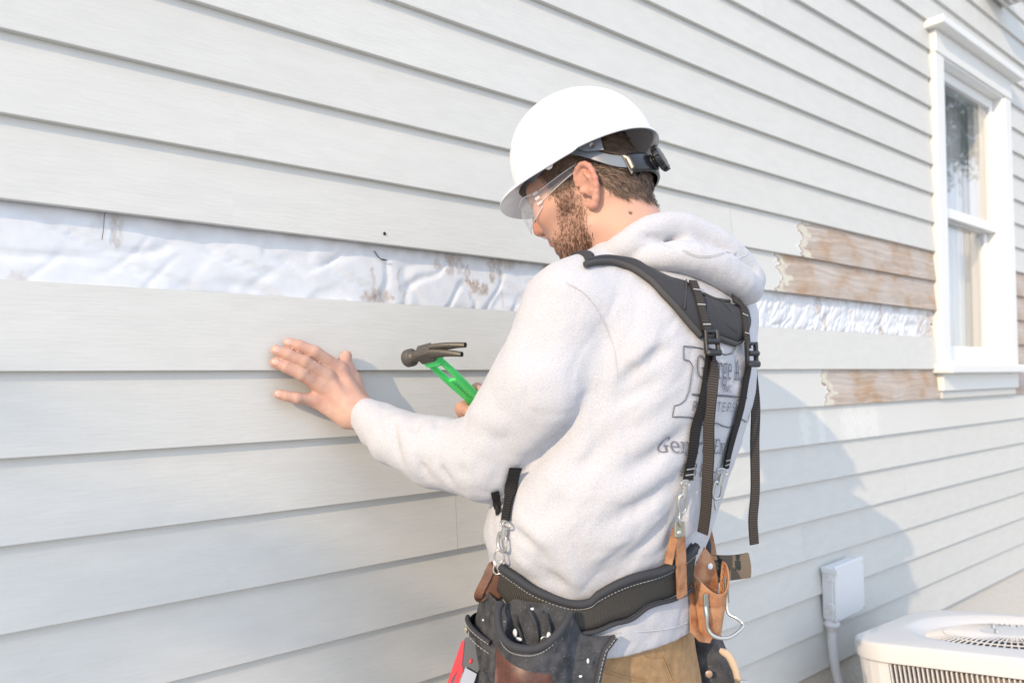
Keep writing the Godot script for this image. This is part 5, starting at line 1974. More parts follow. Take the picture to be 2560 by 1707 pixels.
# a steel snap hook hanging from a to b; face is the direction it is seen from
func snap_hook(parent: Node3D, a: Vector3, b: Vector3, face: Vector3, wide: float) -> void:
	var ax := (b - a).normalized()
	var L := (b - a).length()
	face = (face - ax * face.dot(ax)).normalized()
	var sd := ax.cross(face)
	var loop := []
	for k in 14:
		var an := TAU * k / 14
		loop.append(a + sd * cos(an) * wide * 0.62 + ax * (sin(an) * 0.006 + 0.003))
	var m := MB.new()
	m.tube(loop, 0.0016, 8, true)
	part(parent, "hook_eye", m, M.steel)
	m = MB.new()
	m.tube([a + ax * 0.006, a + ax * 0.016, a + ax * 0.026], [0.0042, 0.0055, 0.0038], 12)
	part(parent, "hook_swivel", m, M.steel)
	m = MB.new()
	var path := curve([a + ax * 0.022 - sd * 0.001, a + ax * (L * 0.45) + sd * wide * 0.52, a + ax * (L * 0.8) + sd * wide * 0.55, b + sd * wide * 0.1, b - ax * L * 0.06 - sd * wide * 0.45, a + ax * (L * 0.78) - sd * wide * 0.52], 7)
	var rad := []
	for i in path.size():
		rad.append(lerpf(0.0036, 0.0022, float(i) / path.size()))
	m.tube(path, rad, 10)
	part(parent, "hook_body", m, M.steel)
	m = MB.new()
	m.tube(curve([a + ax * 0.024 - sd * wide * 0.1, a + ax * (L * 0.5) - sd * wide * 0.32, a + ax * (L * 0.80) - sd * wide * 0.5], 5), 0.0017, 8)
	part(parent, "hook_gate", m, M.steel)

func chain_ring(parent: Node3D, c: Vector3, ax: Vector3, sd: Vector3, r := 0.009, called := "ring") -> void:
	var loop := []
	for k in 16:
		var an := TAU * k / 16
		loop.append(c + sd.normalized() * cos(an) * r * 0.8 + ax.normalized() * sin(an) * r)
	var m := MB.new()
	m.tube(loop, 0.0016, 8, true)
	part(parent, called, m, M.steel)

func buckle(parent: Node3D, c: Vector3, up: Vector3, face: Vector3, w: float, h: float) -> void:
	up = (up - face * up.dot(face)).normalized()
	var bs := Basis(up.cross(face), up, face)
	var m := MB.new()
	for s in [-1.0, 1.0]:
		m.box(c + bs * Vector3(s * (w / 2 - 0.0025), 0, 0.004), Vector3(0.0026, h / 2, 0.0045), 0.0014, bs)
	m.box(c + bs * Vector3(0, h / 2 - 0.003, 0.003), Vector3(w / 2, 0.003, 0.004), 0.0014, bs)
	part(parent, "buckle_frame", m, M.dark_plastic)
	m = MB.new()
	m.tube([c + bs * Vector3(-w / 2 + 0.002, 0.0, 0.008), c + bs * Vector3(w / 2 - 0.002, 0.0, 0.008)], 0.0048, 12)
	part(parent, "buckle_bar", m, M.dark_plastic)
	m = MB.new()
	m.box(c + bs * Vector3(0, -h / 2 + 0.002, 0.009), Vector3(w / 2 + 0.0005, 0.0055, 0.0048), 0.003, bs)
	part(parent, "buckle_lip", m, M.dark_plastic)

func harness() -> void:
	f_hoodie.plain = true
	var t := thing("tool_suspenders", "dark grey padded tool suspenders with webbing straps over the sweatshirt", "suspenders", Vector3(1.0, 1.4, 0.6))
	var pad := mat("pad_grey", lin(0.032, 0.032, 0.036), 0.85)
	pad.rim_enabled = true
	pad.rim = 0.3
	pad.heightmap_enabled = true
	pad.heightmap_texture = fbm_tex(256, 256, 80.0, 80.0, 33, 2)
	pad.heightmap_scale = 0.03
	pad.uv1_triplanar = true
	pad.uv1_scale = Vector3(6, 6, 6)
	var pipe := mat("piping_grey", lin(0.055, 0.052, 0.05), 0.75)
	var stitch := mat("stitch_white", lin(0.40, 0.39, 0.37), 0.8)
	# left pad: over the shoulder to the middle of the back
	var A := curve([Vector3(0.7535, 1.5321, 0.5426), Vector3(0.7814, 1.5399, 0.5472), Vector3(0.8077, 1.5403, 0.5530), Vector3(0.8316, 1.5309, 0.5703), Vector3(0.8503, 1.5081, 0.5951), Vector3(0.8607, 1.4824, 0.6171), Vector3(0.8777, 1.4537, 0.6356), Vector3(0.8925, 1.4326, 0.6462), Vector3(0.9090, 1.4145, 0.6538)], 5)
	var B := curve([Vector3(0.7762, 1.5459, 0.5362), Vector3(0.8023, 1.5531, 0.5402), Vector3(0.8207, 1.5558, 0.5553), Vector3(0.8433, 1.5551, 0.5772), Vector3(0.8607, 1.5419, 0.6021), Vector3(0.8843, 1.5253, 0.6149), Vector3(0.9163, 1.5088, 0.6177), Vector3(0.9317, 1.4959, 0.6260), Vector3(0.9463, 1.4876, 0.6316)], 5)
	var front_a := curve([Vector3(A[0].x + 0.085, A[0].y - 0.14, A[0].z - 0.16), Vector3(A[0].x + 0.055, A[0].y - 0.04, A[0].z - 0.08), A[0]], 4)
	var front_b := curve([Vector3(B[0].x + 0.12, B[0].y - 0.15, B[0].z - 0.15), Vector3(B[0].x + 0.07, B[0].y - 0.04, B[0].z - 0.075), B[0]], 4)
	var b := MB.new()
	b.sheet(panel(A, B, 42, 11, 0.012), 42, 11, Vector3(-0.2, 0.5, 0.8))
	part(t, "shoulder_pad", b, pad)
	b = MB.new()
	b.sheet(panel(front_a, front_b, 16, 9, 0.005), 16, 9, Vector3(-0.3, 0.6, -0.5))
	part(t, "shoulder_pad", b, pad)
	# middle panel and right pad
	var C := curve([Vector3(0.9090, 1.4145, 0.6538), Vector3(0.9339, 1.4159, 0.6555), Vector3(0.9631, 1.4087, 0.6580), Vector3(1.0007, 1.4015, 0.6587)], 5)
	var D := curve([Vector3(0.9463, 1.4876, 0.6316), Vector3(0.9682, 1.4805, 0.6363), Vector3(0.9920, 1.4796, 0.6383), Vector3(1.0117, 1.4825, 0.6454)], 5)
	b = MB.new()
	b.sheet(panel(C, D, 24, 15, 0.013, 0.3), 24, 15, Vector3(0, 0, 1))
	part(t, "back_panel", b, pad)
	var E := curve([Vector3(1.0007, 1.4015, 0.6587), Vector3(1.0246, 1.4081, 0.6561), Vector3(1.0491, 1.4256, 0.6503), Vector3(1.0715, 1.4486, 0.6401), Vector3(1.0652, 1.4710, 0.6472)], 5)
	var G := curve([Vector3(1.0117, 1.4825, 0.6454), Vector3(1.0163, 1.4846, 0.6509), Vector3(1.0224, 1.4854, 0.6545), Vector3(1.0296, 1.4856, 0.6573), Vector3(1.0409, 1.4840, 0.6583)], 5)
	b = MB.new()
	b.sheet(panel(E, G, 22, 11, 0.013), 22, 11, Vector3(0.3, 0, 1))
	part(t, "shoulder_pad", b, pad)
	for r in [[A, 0.006, 0.0055], [B, 0.004, 0.0026], [C, 0.004, 0.0052], [D, 0.005, 0.0034], [E, 0.004, 0.0035]]:
		b = MB.new()
		b.tube(on_back(r[0], r[1]), r[2], 9)
		part(t, "piping", b, pipe)
	# a seam across the pad and stitches along its edge
	var seam := curve([Vector3(0.9132, 1.5085, 0.6175), Vector3(0.8990, 1.4833, 0.6276), Vector3(0.8828, 1.4560, 0.6368)], 6)
	b = MB.new()
	b.tube(on_back(seam, 0.0125), 0.0012, 6)
	part(t, "pad_seam", b, pipe)
	for q in [[Vector3(0.9517, 1.4650, 0.6431), Vector3(0.9707, 1.4361, 0.6530), Vector3(0.9937, 1.4221, 0.6553)], [Vector3(0.9125, 1.4704, 0.6379), Vector3(0.9171, 1.4486, 0.6463), Vector3(0.9119, 1.4253, 0.6517)], [Vector3(0.9788, 1.4741, 0.6407), Vector3(1.0027, 1.4413, 0.6493), Vector3(0.9990, 1.4148, 0.6566)]]:
		b = MB.new()
		b.tube(on_back(curve(q, 6), 0.0132), 0.0008, 6)
		part(t, "pad_seam", b, pipe)
	# webbing sewn on the pad
	var wm := webbing_mat("webbing_brown", lin(0.115, 0.098, 0.088), 60.0)
	var wd := webbing_mat("webbing_dark", lin(0.05, 0.047, 0.048), 60.0)
	var s1 := on_back(curve([Vector3(0.9238, 1.5054, 0.6207), Vector3(0.9216, 1.4845, 0.6320), Vector3(0.9178, 1.4632, 0.6416), Vector3(0.9179, 1.4355, 0.6499), Vector3(0.9184, 1.4083, 0.6560)], 5), 0.0145)
	part(t, "pad_strap", webbing(s1, normals_of(s1), 0.0175), wm)
	var s2 := on_back(curve([Vector3(1.0097, 1.4852, 0.6477), Vector3(1.0316, 1.4697, 0.6393), Vector3(1.0304, 1.4510, 0.6459), Vector3(1.0241, 1.4186, 0.6540), Vector3(1.0234, 1.3931, 0.6575)], 5), 0.0145)
	part(t, "pad_strap", webbing(s2, normals_of(s2), 0.0175), wm)
	for q in [[s1, 4], [s1, 10], [s1, 16], [s2, 10], [s2, 15]]:
		var p: Vector3 = q[0][q[1]]
		var nn := f_hoodie.grad(p, 0.008)
		var tt: Vector3 = (q[0][q[1] + 1] - p).normalized()
		b = MB.new()
		b.box(p + nn * 0.0024, Vector3(0.0085, 0.0011, 0.0006), 0.0003, Basis(tt.cross(nn), tt, nn))
		part(t, "bar_tack", b, stitch)
	# buckles
	var c1 := f_hoodie.onto(Vector3(0.9222, 1.4013, 0.6555), 0.013)
	var n1 := f_hoodie.grad(c1, 0.01)
	buckle(t, c1, Vector3(0.0, 0.045, 0.0), (n1 + Vector3(-0.3, 0, 0)).normalized(), 0.026, 0.040)
	var c2 := f_hoodie.onto(Vector3(1.0308, 1.3842, 0.6558), 0.013)
	var n2 := f_hoodie.grad(c2, 0.01)
	buckle(t, c2, Vector3(0.0, 0.045, 0.0), (n2 + Vector3(-0.3, 0, 0)).normalized(), 0.026, 0.040)
	# load straps down the back
	var l1 := on_back(curve([Vector3(0.9295, 1.3916, 0.6500), Vector3(0.9221, 1.3482, 0.6507), Vector3(0.9137, 1.3079, 0.6471), Vector3(0.9041, 1.2686, 0.6428), Vector3(0.8989, 1.2320, 0.6369), Vector3(0.8953, 1.2074, 0.6334), Vector3(0.8958, 1.1781, 0.6291)], 6), 0.006)
	part(t, "back_strap", webbing(l1, normals_of(l1), 0.0205, 0.003), wd)
	var l2 := on_back(curve([Vector3(1.0437, 1.3709, 0.6444), Vector3(1.0310, 1.3309, 0.6463), Vector3(1.0219, 1.2859, 0.6406), Vector3(1.0095, 1.2435, 0.6356), Vector3(1.0019, 1.2114, 0.6291), Vector3(1.0011, 1.1871, 0.6241)], 6), 0.005)
	part(t, "back_strap", webbing(l2, normals_of(l2), 0.0205, 0.003), wd)
	for q in [[l1, 32], [l1, 34], [l2, 26], [l2, 28]]:
		var p: Vector3 = q[0][q[1]]
		var nn := f_hoodie.grad(p, 0.008)
		var tt: Vector3 = (q[0][q[1] + 1] - p).normalized()
		b = MB.new()
		b.box(p + nn * 0.003, Vector3(0.0095, 0.0009, 0.0006), 0.0003, Basis(tt.cross(nn), tt, nn))
		part(t, "bar_tack", b, stitch)
	# free tails of the straps
	var t1 := curve([Vector3(0.9274, 1.3807, 0.6615), Vector3(0.9284, 1.3560, 0.6588), Vector3(0.9230, 1.3171, 0.6547), Vector3(0.9219, 1.2711, 0.6514), Vector3(0.9288, 1.2242, 0.6444), Vector3(0.9331, 1.1771, 0.6392), Vector3(0.9435, 1.1276, 0.6263), Vector3(0.9526, 1.0826, 0.6117)], 6)
	t1 = on_back(t1, 0.013)
	var tn := []
	for i in t1.size():
		var u := float(i) / t1.size()
		tn.append(Vector3(0.35 - 1.1 * sstep(0.05, 0.3, u), 0.0, 0.75).normalized() if u < 0.05 else Vector3(lerpf(0.1, -0.95, sstep(0.05, 0.35, u)), 0.0, lerpf(0.9, 0.32, sstep(0.05, 0.35, u))))
	part(t, "strap_tail", webbing(t1, tn, 0.0190), wm)
	var t2 := curve([Vector3(1.1122, 1.3683, 0.6029), Vector3(1.1125, 1.3410, 0.6068), Vector3(1.1123, 1.2874, 0.6116), Vector3(1.1108, 1.2227, 0.6098), Vector3(1.1134, 1.1379, 0.6077), Vector3(1.1097, 1.0824, 0.6047), Vector3(1.1144, 1.0372, 0.6036)], 6)
	tn = []
	for i in t2.size():
		var u := float(i) / t2.size()
		tn.append(Vector3(-0.75 + 0.4 * sstep(0.0, 0.3, u), 0.0, 0.85).normalized())
	part(t, "strap_tail", webbing(t2, tn, 0.0190), wm)
	# front straps under the left arm
	var l3 := on_back(curve([Vector3(0.6705, 1.1977, 0.4653), Vector3(0.6760, 1.1740, 0.4488), Vector3(0.6763, 1.1551, 0.4411), Vector3(0.6692, 1.1312, 0.4422), Vector3(0.6646, 1.1118, 0.4450)], 5), 0.006)
	part(t, "front_strap", webbing(l3, normals_of(l3), 0.0215, 0.003), wd)
	var l4 := on_back(curve([Vector3(0.6562, 1.1587, 0.4260), Vector3(0.6788, 1.1343, 0.4008), Vector3(0.6740, 1.1175, 0.4187)], 5), 0.004)
	part(t, "front_strap", webbing(l4, normals_of(l4), 0.014, 0.002), wd)
	# hooks and rings down to the belt
	snap_hook(t, f_hoodie.onto(Vector3(0.8850, 1.1770, 0.6342), 0.010), f_hoodie.onto(Vector3(0.8826, 1.1274, 0.6259), 0.013), f_hoodie.grad(Vector3(0.8839, 1.1529, 0.6304), 0.01), 0.017)
	chain_ring(t, f_hoodie.onto(Vector3(0.8815, 1.1173, 0.6232), 0.014), Vector3(-0.1, 1, 0), Vector3(1, 0, -0.6), 0.0125)
	snap_hook(t, f_hoodie.onto(Vector3(0.9855, 1.1857, 0.6318), 0.008), f_hoodie.onto(Vector3(0.9754, 1.1385, 0.6228), 0.010), f_hoodie.grad(Vector3(0.9786, 1.1639, 0.6278), 0.01) + Vector3(-0.7, 0, 0), 0.015)
	chain_ring(t, f_hoodie.onto(Vector3(0.9788, 1.1287, 0.6184), 0.010), Vector3(-0.1, 1, 0), Vector3(1, 0, -0.6), 0.009)
	snap_hook(t, f_hoodie.onto(Vector3(0.6593, 1.1101, 0.4510), 0.010), f_hoodie.onto(Vector3(0.6580, 1.0653, 0.4457), 0.013), f_hoodie.grad(Vector3(0.6567, 1.0889, 0.4510), 0.01), 0.019)
	chain_ring(t, f_hoodie.onto(Vector3(0.6596, 1.0570, 0.4410), 0.016), Vector3(0, 1, 0), Vector3(0.7, 0, 0.7), 0.010)

# ---------------------------------------------------------------- print on the back of the sweatshirt
func print_on_back(t: Node3D) -> void:
	f_hoodie.plain = true
	var ink := mat("print_ink", lin(0.15, 0.15, 0.17), 0.9)
	var lines := [
		[Vector3(0.8784, 1.3946, 0.6361), Vector3(0.8982, 1.3935, 0.6394), Vector3(0.9182, 1.3909, 0.6438)],
		[Vector3(0.8784, 1.3946, 0.6361), Vector3(0.8773, 1.3735, 0.6367), Vector3(0.8891, 1.3708, 0.6377), Vector3(0.8950, 1.3609, 0.6399), Vector3(0.8918, 1.3448, 0.6395), Vector3(0.8879, 1.3230, 0.6381), Vector3(0.8805, 1.3085, 0.6368), Vector3(0.8702, 1.3017, 0.6346), Vector3(0.8598, 1.2998, 0.6318), Vector3(0.8553, 1.2819, 0.6292), Vector3(0.8734, 1.2821, 0.6335), Vector3(0.8927, 1.2807, 0.6363), Vector3(0.9036, 1.2775, 0.6381), Vector3(0.9224, 1.2674, 0.6382), Vector3(0.9355, 1.2652, 0.6368), Vector3(0.9477, 1.2660, 0.6364), Vector3(0.9571, 1.2692, 0.6363), Vector3(0.9735, 1.2633, 0.6364), Vector3(0.9958, 1.2584, 0.6351), Vector3(1.0080, 1.2607, 0.6343), Vector3(1.0181, 1.2669, 0.6334), Vector3(1.0404, 1.2709, 0.6294), Vector3(1.0715, 1.2633, 0.6169)],
		[Vector3(0.9554, 1.3907, 0.6462), Vector3(0.9622, 1.3843, 0.6463), Vector3(0.9733, 1.3815, 0.6469), Vector3(0.9930, 1.3847, 0.6450), Vector3(1.0032, 1.3930, 0.6431), Vector3(1.0060, 1.4036, 0.6413)],
	]
	for l in lines:
		var pts := []
		for i in l.size() - 1:
			for k in 4:
				pts.append(l[i].lerp(l[i + 1], k / 4.0))
		pts.append(l[-1])
		pts = on_back(pts, 0.0016)
		part(t, "print_outline", webbing(pts, normals_of(pts), 0.0021, 0.0005), ink)
	var bar := on_back([Vector3(0.8941, 1.3173, 0.6391), Vector3(0.9161, 1.3162, 0.6419), Vector3(0.9408, 1.3150, 0.6448), Vector3(0.9711, 1.3135, 0.6441), Vector3(1.0075, 1.3110, 0.6398), Vector3(1.0245, 1.3097, 0.6392), Vector3(1.0514, 1.3073, 0.6330)], 0.0016)
	part(t, "print_bar", webbing(bar, normals_of(bar), 0.0034, 0.0005), ink)
	var row := func(txt: String, a: Vector3, e: Vector3, size: float, serif: bool, slant: float, squeeze: float) -> void:
		# a = left end of the base line, e = a point further along it
		var fnt := SystemFont.new()
		fnt.font_names = PackedStringArray(["Droid Serif" if serif else "Droid Sans"])
		var tm := TextMesh.new()
		tm.text = txt
		tm.font = fnt
		tm.font_size = 64
		tm.pixel_size = size / 64.0
		tm.depth = 0.0
		tm.horizontal_alignment = HORIZONTAL_ALIGNMENT_LEFT
		tm.vertical_alignment = VERTICAL_ALIGNMENT_BOTTOM
		var arr := tm.surface_get_arrays(0)
		var vv: PackedVector3Array = arr[Mesh.ARRAY_VERTEX]
		var b := MB.new()
		var du := (e - a).normalized()
		for p in vv:
			var q: Vector3 = a + du * ((p.x + p.y * slant) * squeeze) + Vector3.UP * p.y
			q = f_hoodie.drop(q + Vector3(0.05, 0, 0.12), Vector3(-0.385, 0, -0.923), 0.0024)
			b.vert(q, f_hoodie.grad(q, 0.006))
		var ids: PackedInt32Array = arr[Mesh.ARRAY_INDEX] if arr[Mesh.ARRAY_INDEX] != null else PackedInt32Array(range(vv.size()))
		for i in range(0, ids.size(), 3):
			b.tri(ids[i], ids[i + 1], ids[i + 2])
		part(t, "print_lettering", b, ink)
	row.call("George A", Vector3(0.8980, 1.3320, 0.6405), Vector3(1.0099, 1.3259, 0.6426), 0.050, true, 0.0, 0.54)
	row.call("INC", Vector3(0.9653, 1.3158, 0.6440), Vector3(1.0132, 1.3131, 0.6401), 0.016, false, 0.0, 0.9)
	row.call("P A I N T E R S", Vector3(0.8917, 1.2857, 0.6372), Vector3(1.0209, 1.2781, 0.6342), 0.022, false, 0.1, 0.80)
	row.call("Gener", Vector3(0.8321, 1.2185, 0.6181), Vector3(0.9672, 1.2074, 0.6281), 0.034, true, 0.2, 0.86)
	row.call("of", Vector3(0.9243, 1.2111, 0.6307), Vector3(0.9672, 1.2074, 0.6281), 0.034, true, 0.2, 0.70)
	row.call("Ex", Vector3(0.9534, 1.2087, 0.6304), Vector3(0.9982, 1.2036, 0.6229), 0.034, true, 0.1, 0.78)
	row.call("413 878-", Vector3(0.8744, 1.1793, 0.6227), Vector3(0.9807, 1.1667, 0.6175), 0.030, true, 0.0, 0.8)
	# seams: shoulder seam, pad of the hood
	var seam := on_back(curve([Vector3(0.7217, 1.4962, 0.5307), Vector3(0.7436, 1.4746, 0.5549), Vector3(0.7654, 1.4415, 0.5667), Vector3(0.7762, 1.4025, 0.5771), Vector3(0.7786, 1.3664, 0.5850), Vector3(0.7782, 1.3328, 0.5889)], 6), 0.0001)
	var sb := MB.new()
	sb.tube(seam, 0.0008, 6)
	part(t, "seam", sb, M.sweatshirt_grey)
	for q in [[Vector3(0.9040, 1.5569, 0.6155), Vector3(0.9247, 1.5470, 0.6285), Vector3(0.9570, 1.5494, 0.6402), Vector3(1.0378, 1.5655, 0.6267)], [Vector3(0.9030, 1.5537, 0.6162), Vector3(0.9247, 1.5441, 0.6285), Vector3(0.9561, 1.5463, 0.6409), Vector3(1.0373, 1.5623, 0.6270)], [Vector3(1.0713, 1.5704, 0.6271), Vector3(1.0621, 1.5599, 0.6286), Vector3(1.0159, 1.5473, 0.6434)]]:
		var hs := []
		for w in curve(q, 6):
			hs.append(f_hood.onto(w, 0.0003))
		sb = MB.new()
		sb.tube(hs, 0.0007, 6)
		part(t, "seam", sb, M.sweatshirt_grey)
	var hem := on_back(curve([Vector3(0.7574, 0.9259, 0.5195), Vector3(0.8069, 0.9300, 0.5449), Vector3(0.8689, 0.9234, 0.5584), Vector3(0.9324, 0.9154, 0.5604), Vector3(1.0018, 0.9074, 0.5498)], 6), -0.0006)
	sb = MB.new()
	sb.tube(hem, 0.0012, 6)
	part(t, "seam", sb, M.sweatshirt_grey)

# ---------------------------------------------------------------- tool belt
const HIP_C := Vector3(0.901, 0, 0.408)
func hip(th: float, y: float, off: float) -> Vector3:
	var a := deg_to_rad(th)
	return Vector3(0.901 + (0.208 + off) * cos(a), y, 0.408 + (0.154 + off) * sin(a))

func hip_n(th: float) -> Vector3:
	var a := deg_to_rad(th)
	return Vector3(cos(a) / 0.208, 0, sin(a) / 0.154).normalized()

func stitches(t: Node3D, pts: Array, nrm: Array, called := "stitching") -> void:
	var m := MB.new()
	var acc := 0.0
	for i in pts.size() - 1:
		var p: Vector3 = pts[i]
		var q: Vector3 = pts[i + 1]
		var L := (q - p).length()
		var d := (q - p) / maxf(L, 1e-6)
		var s := 0.0
		while s < L:
			var c := p + d * s
			m.box(c + nrm[i] * 0.0004, Vector3(0.0017, 0.00045, 0.0005), 0.0002, Basis(d, nrm[i].cross(d).normalized(), nrm[i]))
			s += 0.0056
		acc += L
	var o := part(t, called, m, M.stitch_white)
	o.set_meta("kind", "stuff")

func leather_mat(called: String, c: Color, dark: Color, rough := 0.55) -> StandardMaterial3D:
	var m := mat(called, Color.WHITE, rough)
	var ns := FastNoiseLite.new()
	ns.seed = called.length()
	ns.fractal_octaves = 4
	ns.frequency = 0.016
	m.albedo_texture = tex(256, 256, func(x: int, y: int) -> Color:
		var g := ns.get_noise_2d(x, y)
		var f := ns.get_noise_2d(x * 9.0, y * 9.0 + 400.0)
		var k := c.lerp(dark, clampf(0.35 + 1.5 * g, 0.0, 1.0)) * (1.0 + 0.25 * f)
		if absf(ns.get_noise_2d(x * 2.5 + 900.0, y * 2.5 - x * 1.2)) < 0.012:
			k = k.lerp(Color(0.5, 0.36, 0.26), 0.35)
		k.a = 1.0
		return k.clamp().linear_to_srgb())
	m.heightmap_enabled = true
	m.heightmap_texture = m.albedo_texture
	m.heightmap_scale = 0.03
	m.uv1_triplanar = true
	m.uv1_scale = Vector3(7, 7, 7)
	return m

func tool_belt() -> void:
	var t := thing("tool_belt", "black tool belt with webbing and pouches round the worker's hips", "tool belt", Vector3(0.9, 0.9, 0.42))
	var ny := mat("nylon_black", Color.WHITE, 0.8)
	var ns := FastNoiseLite.new()
	ns.seed = 61
	ns.fractal_octaves = 3
	ns.frequency = 0.02
	ny.albedo_texture = tex(512, 512, func(x: int, y: int) -> Color:
		var g := ns.get_noise_2d(x, y)
		var c := Color(0.040, 0.041, 0.046) * (1.0 + 0.9 * maxf(g, -0.6))
		# dust and paint spatter
		var sp := ns.get_noise_2d(x * 5.0 + 100.0, y * 5.0)
		if sp > 0.60:
			c = c.lerp(Color(0.5, 0.5, 0.48), 0.55)
		c = c.lerp(Color(0.14, 0.135, 0.13), clampf(ns.get_noise_2d(x * 0.6 + 50.0, y * 0.6) * 0.6, 0.0, 0.4))
		c.a = 1.0
		return c.clamp().linear_to_srgb())
	ny.heightmap_enabled = true
	ny.heightmap_texture = fbm_tex(256, 256, 80.0, 80.0, 34, 2)
	ny.heightmap_scale = 0.03
	ny.uv1_triplanar = true
	ny.uv1_scale = Vector3(4, 4, 4)
	var edge := mat("edge_black", lin(0.036, 0.037, 0.042), 0.8)
	var wb := webbing_mat("belt_webbing", lin(0.12, 0.112, 0.10), 90.0)
	# webbing round the waist
	var top := curve([Vector3(0.6693, 1.0328, 0.4253), Vector3(0.6800, 1.0217, 0.4552), Vector3(0.6943, 1.0074, 0.4758), Vector3(0.7127, 0.9951, 0.5008), Vector3(0.7372, 0.9855, 0.5245), Vector3(0.7603, 0.9885, 0.5402), Vector3(0.7710, 1.0012, 0.5521), Vector3(0.7964, 1.0174, 0.5705), Vector3(0.8264, 1.0257, 0.5848), Vector3(0.8722, 1.0293, 0.5904), Vector3(0.9036, 1.0347, 0.5942), Vector3(0.9332, 1.0466, 0.5985), Vector3(0.9526, 1.0601, 0.6015)], 6)
	var bot := curve([Vector3(0.6938, 0.9704, 0.3763), Vector3(0.6929, 0.9523, 0.4116), Vector3(0.6990, 0.9427, 0.4573), Vector3(0.7167, 0.9378, 0.4916), Vector3(0.7413, 0.9352, 0.5196), Vector3(0.7583, 0.9371, 0.5339), Vector3(0.7758, 0.9399, 0.5427), Vector3(0.8014, 0.9485, 0.5564), Vector3(0.8305, 0.9518, 0.5632), Vector3(0.8608, 0.9650, 0.5680), Vector3(0.8885, 0.9677, 0.5728), Vector3(0.9294, 0.9665, 0.5720), Vector3(0.9856, 0.9716, 0.5654)], 6)
	var n := top.size()
	var uvs := []
	var nv := 8
	var g := panel(top, bot, n, nv, 0.011, 0.2)
	var along := 0.0
	for i in n:
		if i > 0:
			along += (top[i] - top[i - 1]).length()
		for j in nv:
			uvs.append(Vector2(j / float(nv - 1), along))
	var b := MB.new()
	b.sheet(g, n, nv, Vector3.ZERO, uvs)
	for i in b.v.size():
		if b.n[i].dot(b.v[i] - Vector3(0.9, b.v[i].y, 0.41)) < 0.0:
			b.n[i] = -b.n[i]
	b.rewind()
	part(t, "belt_webbing", b, wb)
	b = MB.new()
	b.tube(on_back(top, 0.011), 0.0062, 10)
	part(t, "belt_edge", b, edge)
	var st := on_back(bot, 0.009)
	b = MB.new()
	b.tube(st.slice(26), 0.0038, 8)
	part(t, "belt_edge", b, edge)
	# round the front and the far side
	var far_top := []
	for i in 25:
		far_top.append(hip(lerpf(232.0, 400.0, i / 24.0), 0.985 + 0.02 * sin(i / 24.0 * PI), 0.014))
	var fn := []
	for i in 25:
		fn.append(hip_n(lerpf(232.0, 400.0, i / 24.0)))
	part(t, "belt_webbing", webbing(far_top, fn, 0.055, 0.004), wb)
	# black binding under the top edge, with its stitch line
	var bind := []
	var mid := []
	for i in n:
		var k := mini(i, bot.size() - 1)
		bind.append(top[i].lerp(bot[k], 0.24))
		mid.append(top[i].lerp(bot[k], 0.16))
	b = MB.new()
	b.sheet(panel(top, bind, n, 5, 0.0135, 0.15), n, 5, Vector3.ZERO)
	b.away(Vector3(0.9, 0.0, 0.41), true)
	part(t, "belt_binding", b, edge)
	mid = on_back(mid, 0.0138)
	stitches(t, mid, normals_of(mid))
	# ---- big pouch on the left hip
	var pv := []
	var cols := 44
	var rws := 14
	for i in cols:
		for j in rws:
			var v := j / (rws - 1.0)
			var th := lerpf(117.0 + 20.0 * pow(v, 0.5), 222.0, i / (cols - 1.0))
			var y0 := lerpf(0.934, 0.984, sstep(131.0, 139.0, th)) - 0.014 * sstep(166.0, 174.0, th) + 0.02 * sstep(180.0, 205.0, th)
			var y := lerpf(y0, 0.60, v)
			var o := 0.017 + 0.020 * sstep(0.0, 0.3, v)
			pv.append(hip(th, y, o))
	b = MB.new()
	b.sheet(pv, cols, rws, Vector3(-0.7, 0, 0.7))
	part(t, "pouch_back", b, ny)
	# right edge of the pouch, bound
	var rim := curve([Vector3(0.7711, 0.9428, 0.5534), Vector3(0.7558, 0.9270, 0.5435), Vector3(0.7479, 0.8979, 0.5317), Vector3(0.7503, 0.8576, 0.5124)], 6)
	rim = []
	for i in 12:
		rim.append(hip(117.4 + 20.0 * pow(0.62 * i / 11.0, 0.5), lerpf(0.932, 0.726, i / 11.0), 0.019 + 0.020 * sstep(0.0, 0.3, 0.62 * i / 11.0)))
	b = MB.new()
	b.tube(rim, 0.0055, 9)
	part(t, "pouch_edge", b, edge)
	var rn := []
	var rs := []
	for i in rim.size():
		rs.append(rim[i] + hip_n(130.0) * 0.0055)
		rn.append(hip_n(130.0))
	stitches(t, rs, rn)
	# front pocket with a U-shaped mouth
	pv = []
	var mouth := []
	cols = 36
	rws = 12
	for i in cols:
		var u := i / (cols - 1.0)
		var th := lerpf(137.0, 171.0, u)
		var ym := 0.932 + 0.046 * pow(absf(u * 2.0 - 1.0), 2.6)
		for j in rws:
			var v := j / (rws - 1.0)
			var y := lerpf(ym, 0.60, v)
			var bulge := pow(maxf(sin(PI * u), 0.0), 0.55)
			var o := 0.034 + (0.040 + 0.012 * sin(v * 2.6)) * bulge
			pv.append(hip(th, y, o))
			if j == 0:
				mouth.append(hip(th, y, o))
	b = MB.new()
	b.sheet(pv, cols, rws, Vector3(-0.7, 0, 0.7))
	part(t, "front_pocket", b, ny)
	b = MB.new()
	b.tube(mouth, 0.0062, 10)
	part(t, "pocket_rim", b, edge)
	var ms := []
	var mn := []
	for i in cols:
		ms.append(pv[i * rws + 1] - Vector3(0, 0.003, 0) if false else mouth[i] + Vector3(0, -0.0088, 0) + hip_n(157.0) * 0.003)
		mn.append(hip_n(lerpf(137.0, 171.0, i / (cols - 1.0))))
	stitches(t, ms, mn)
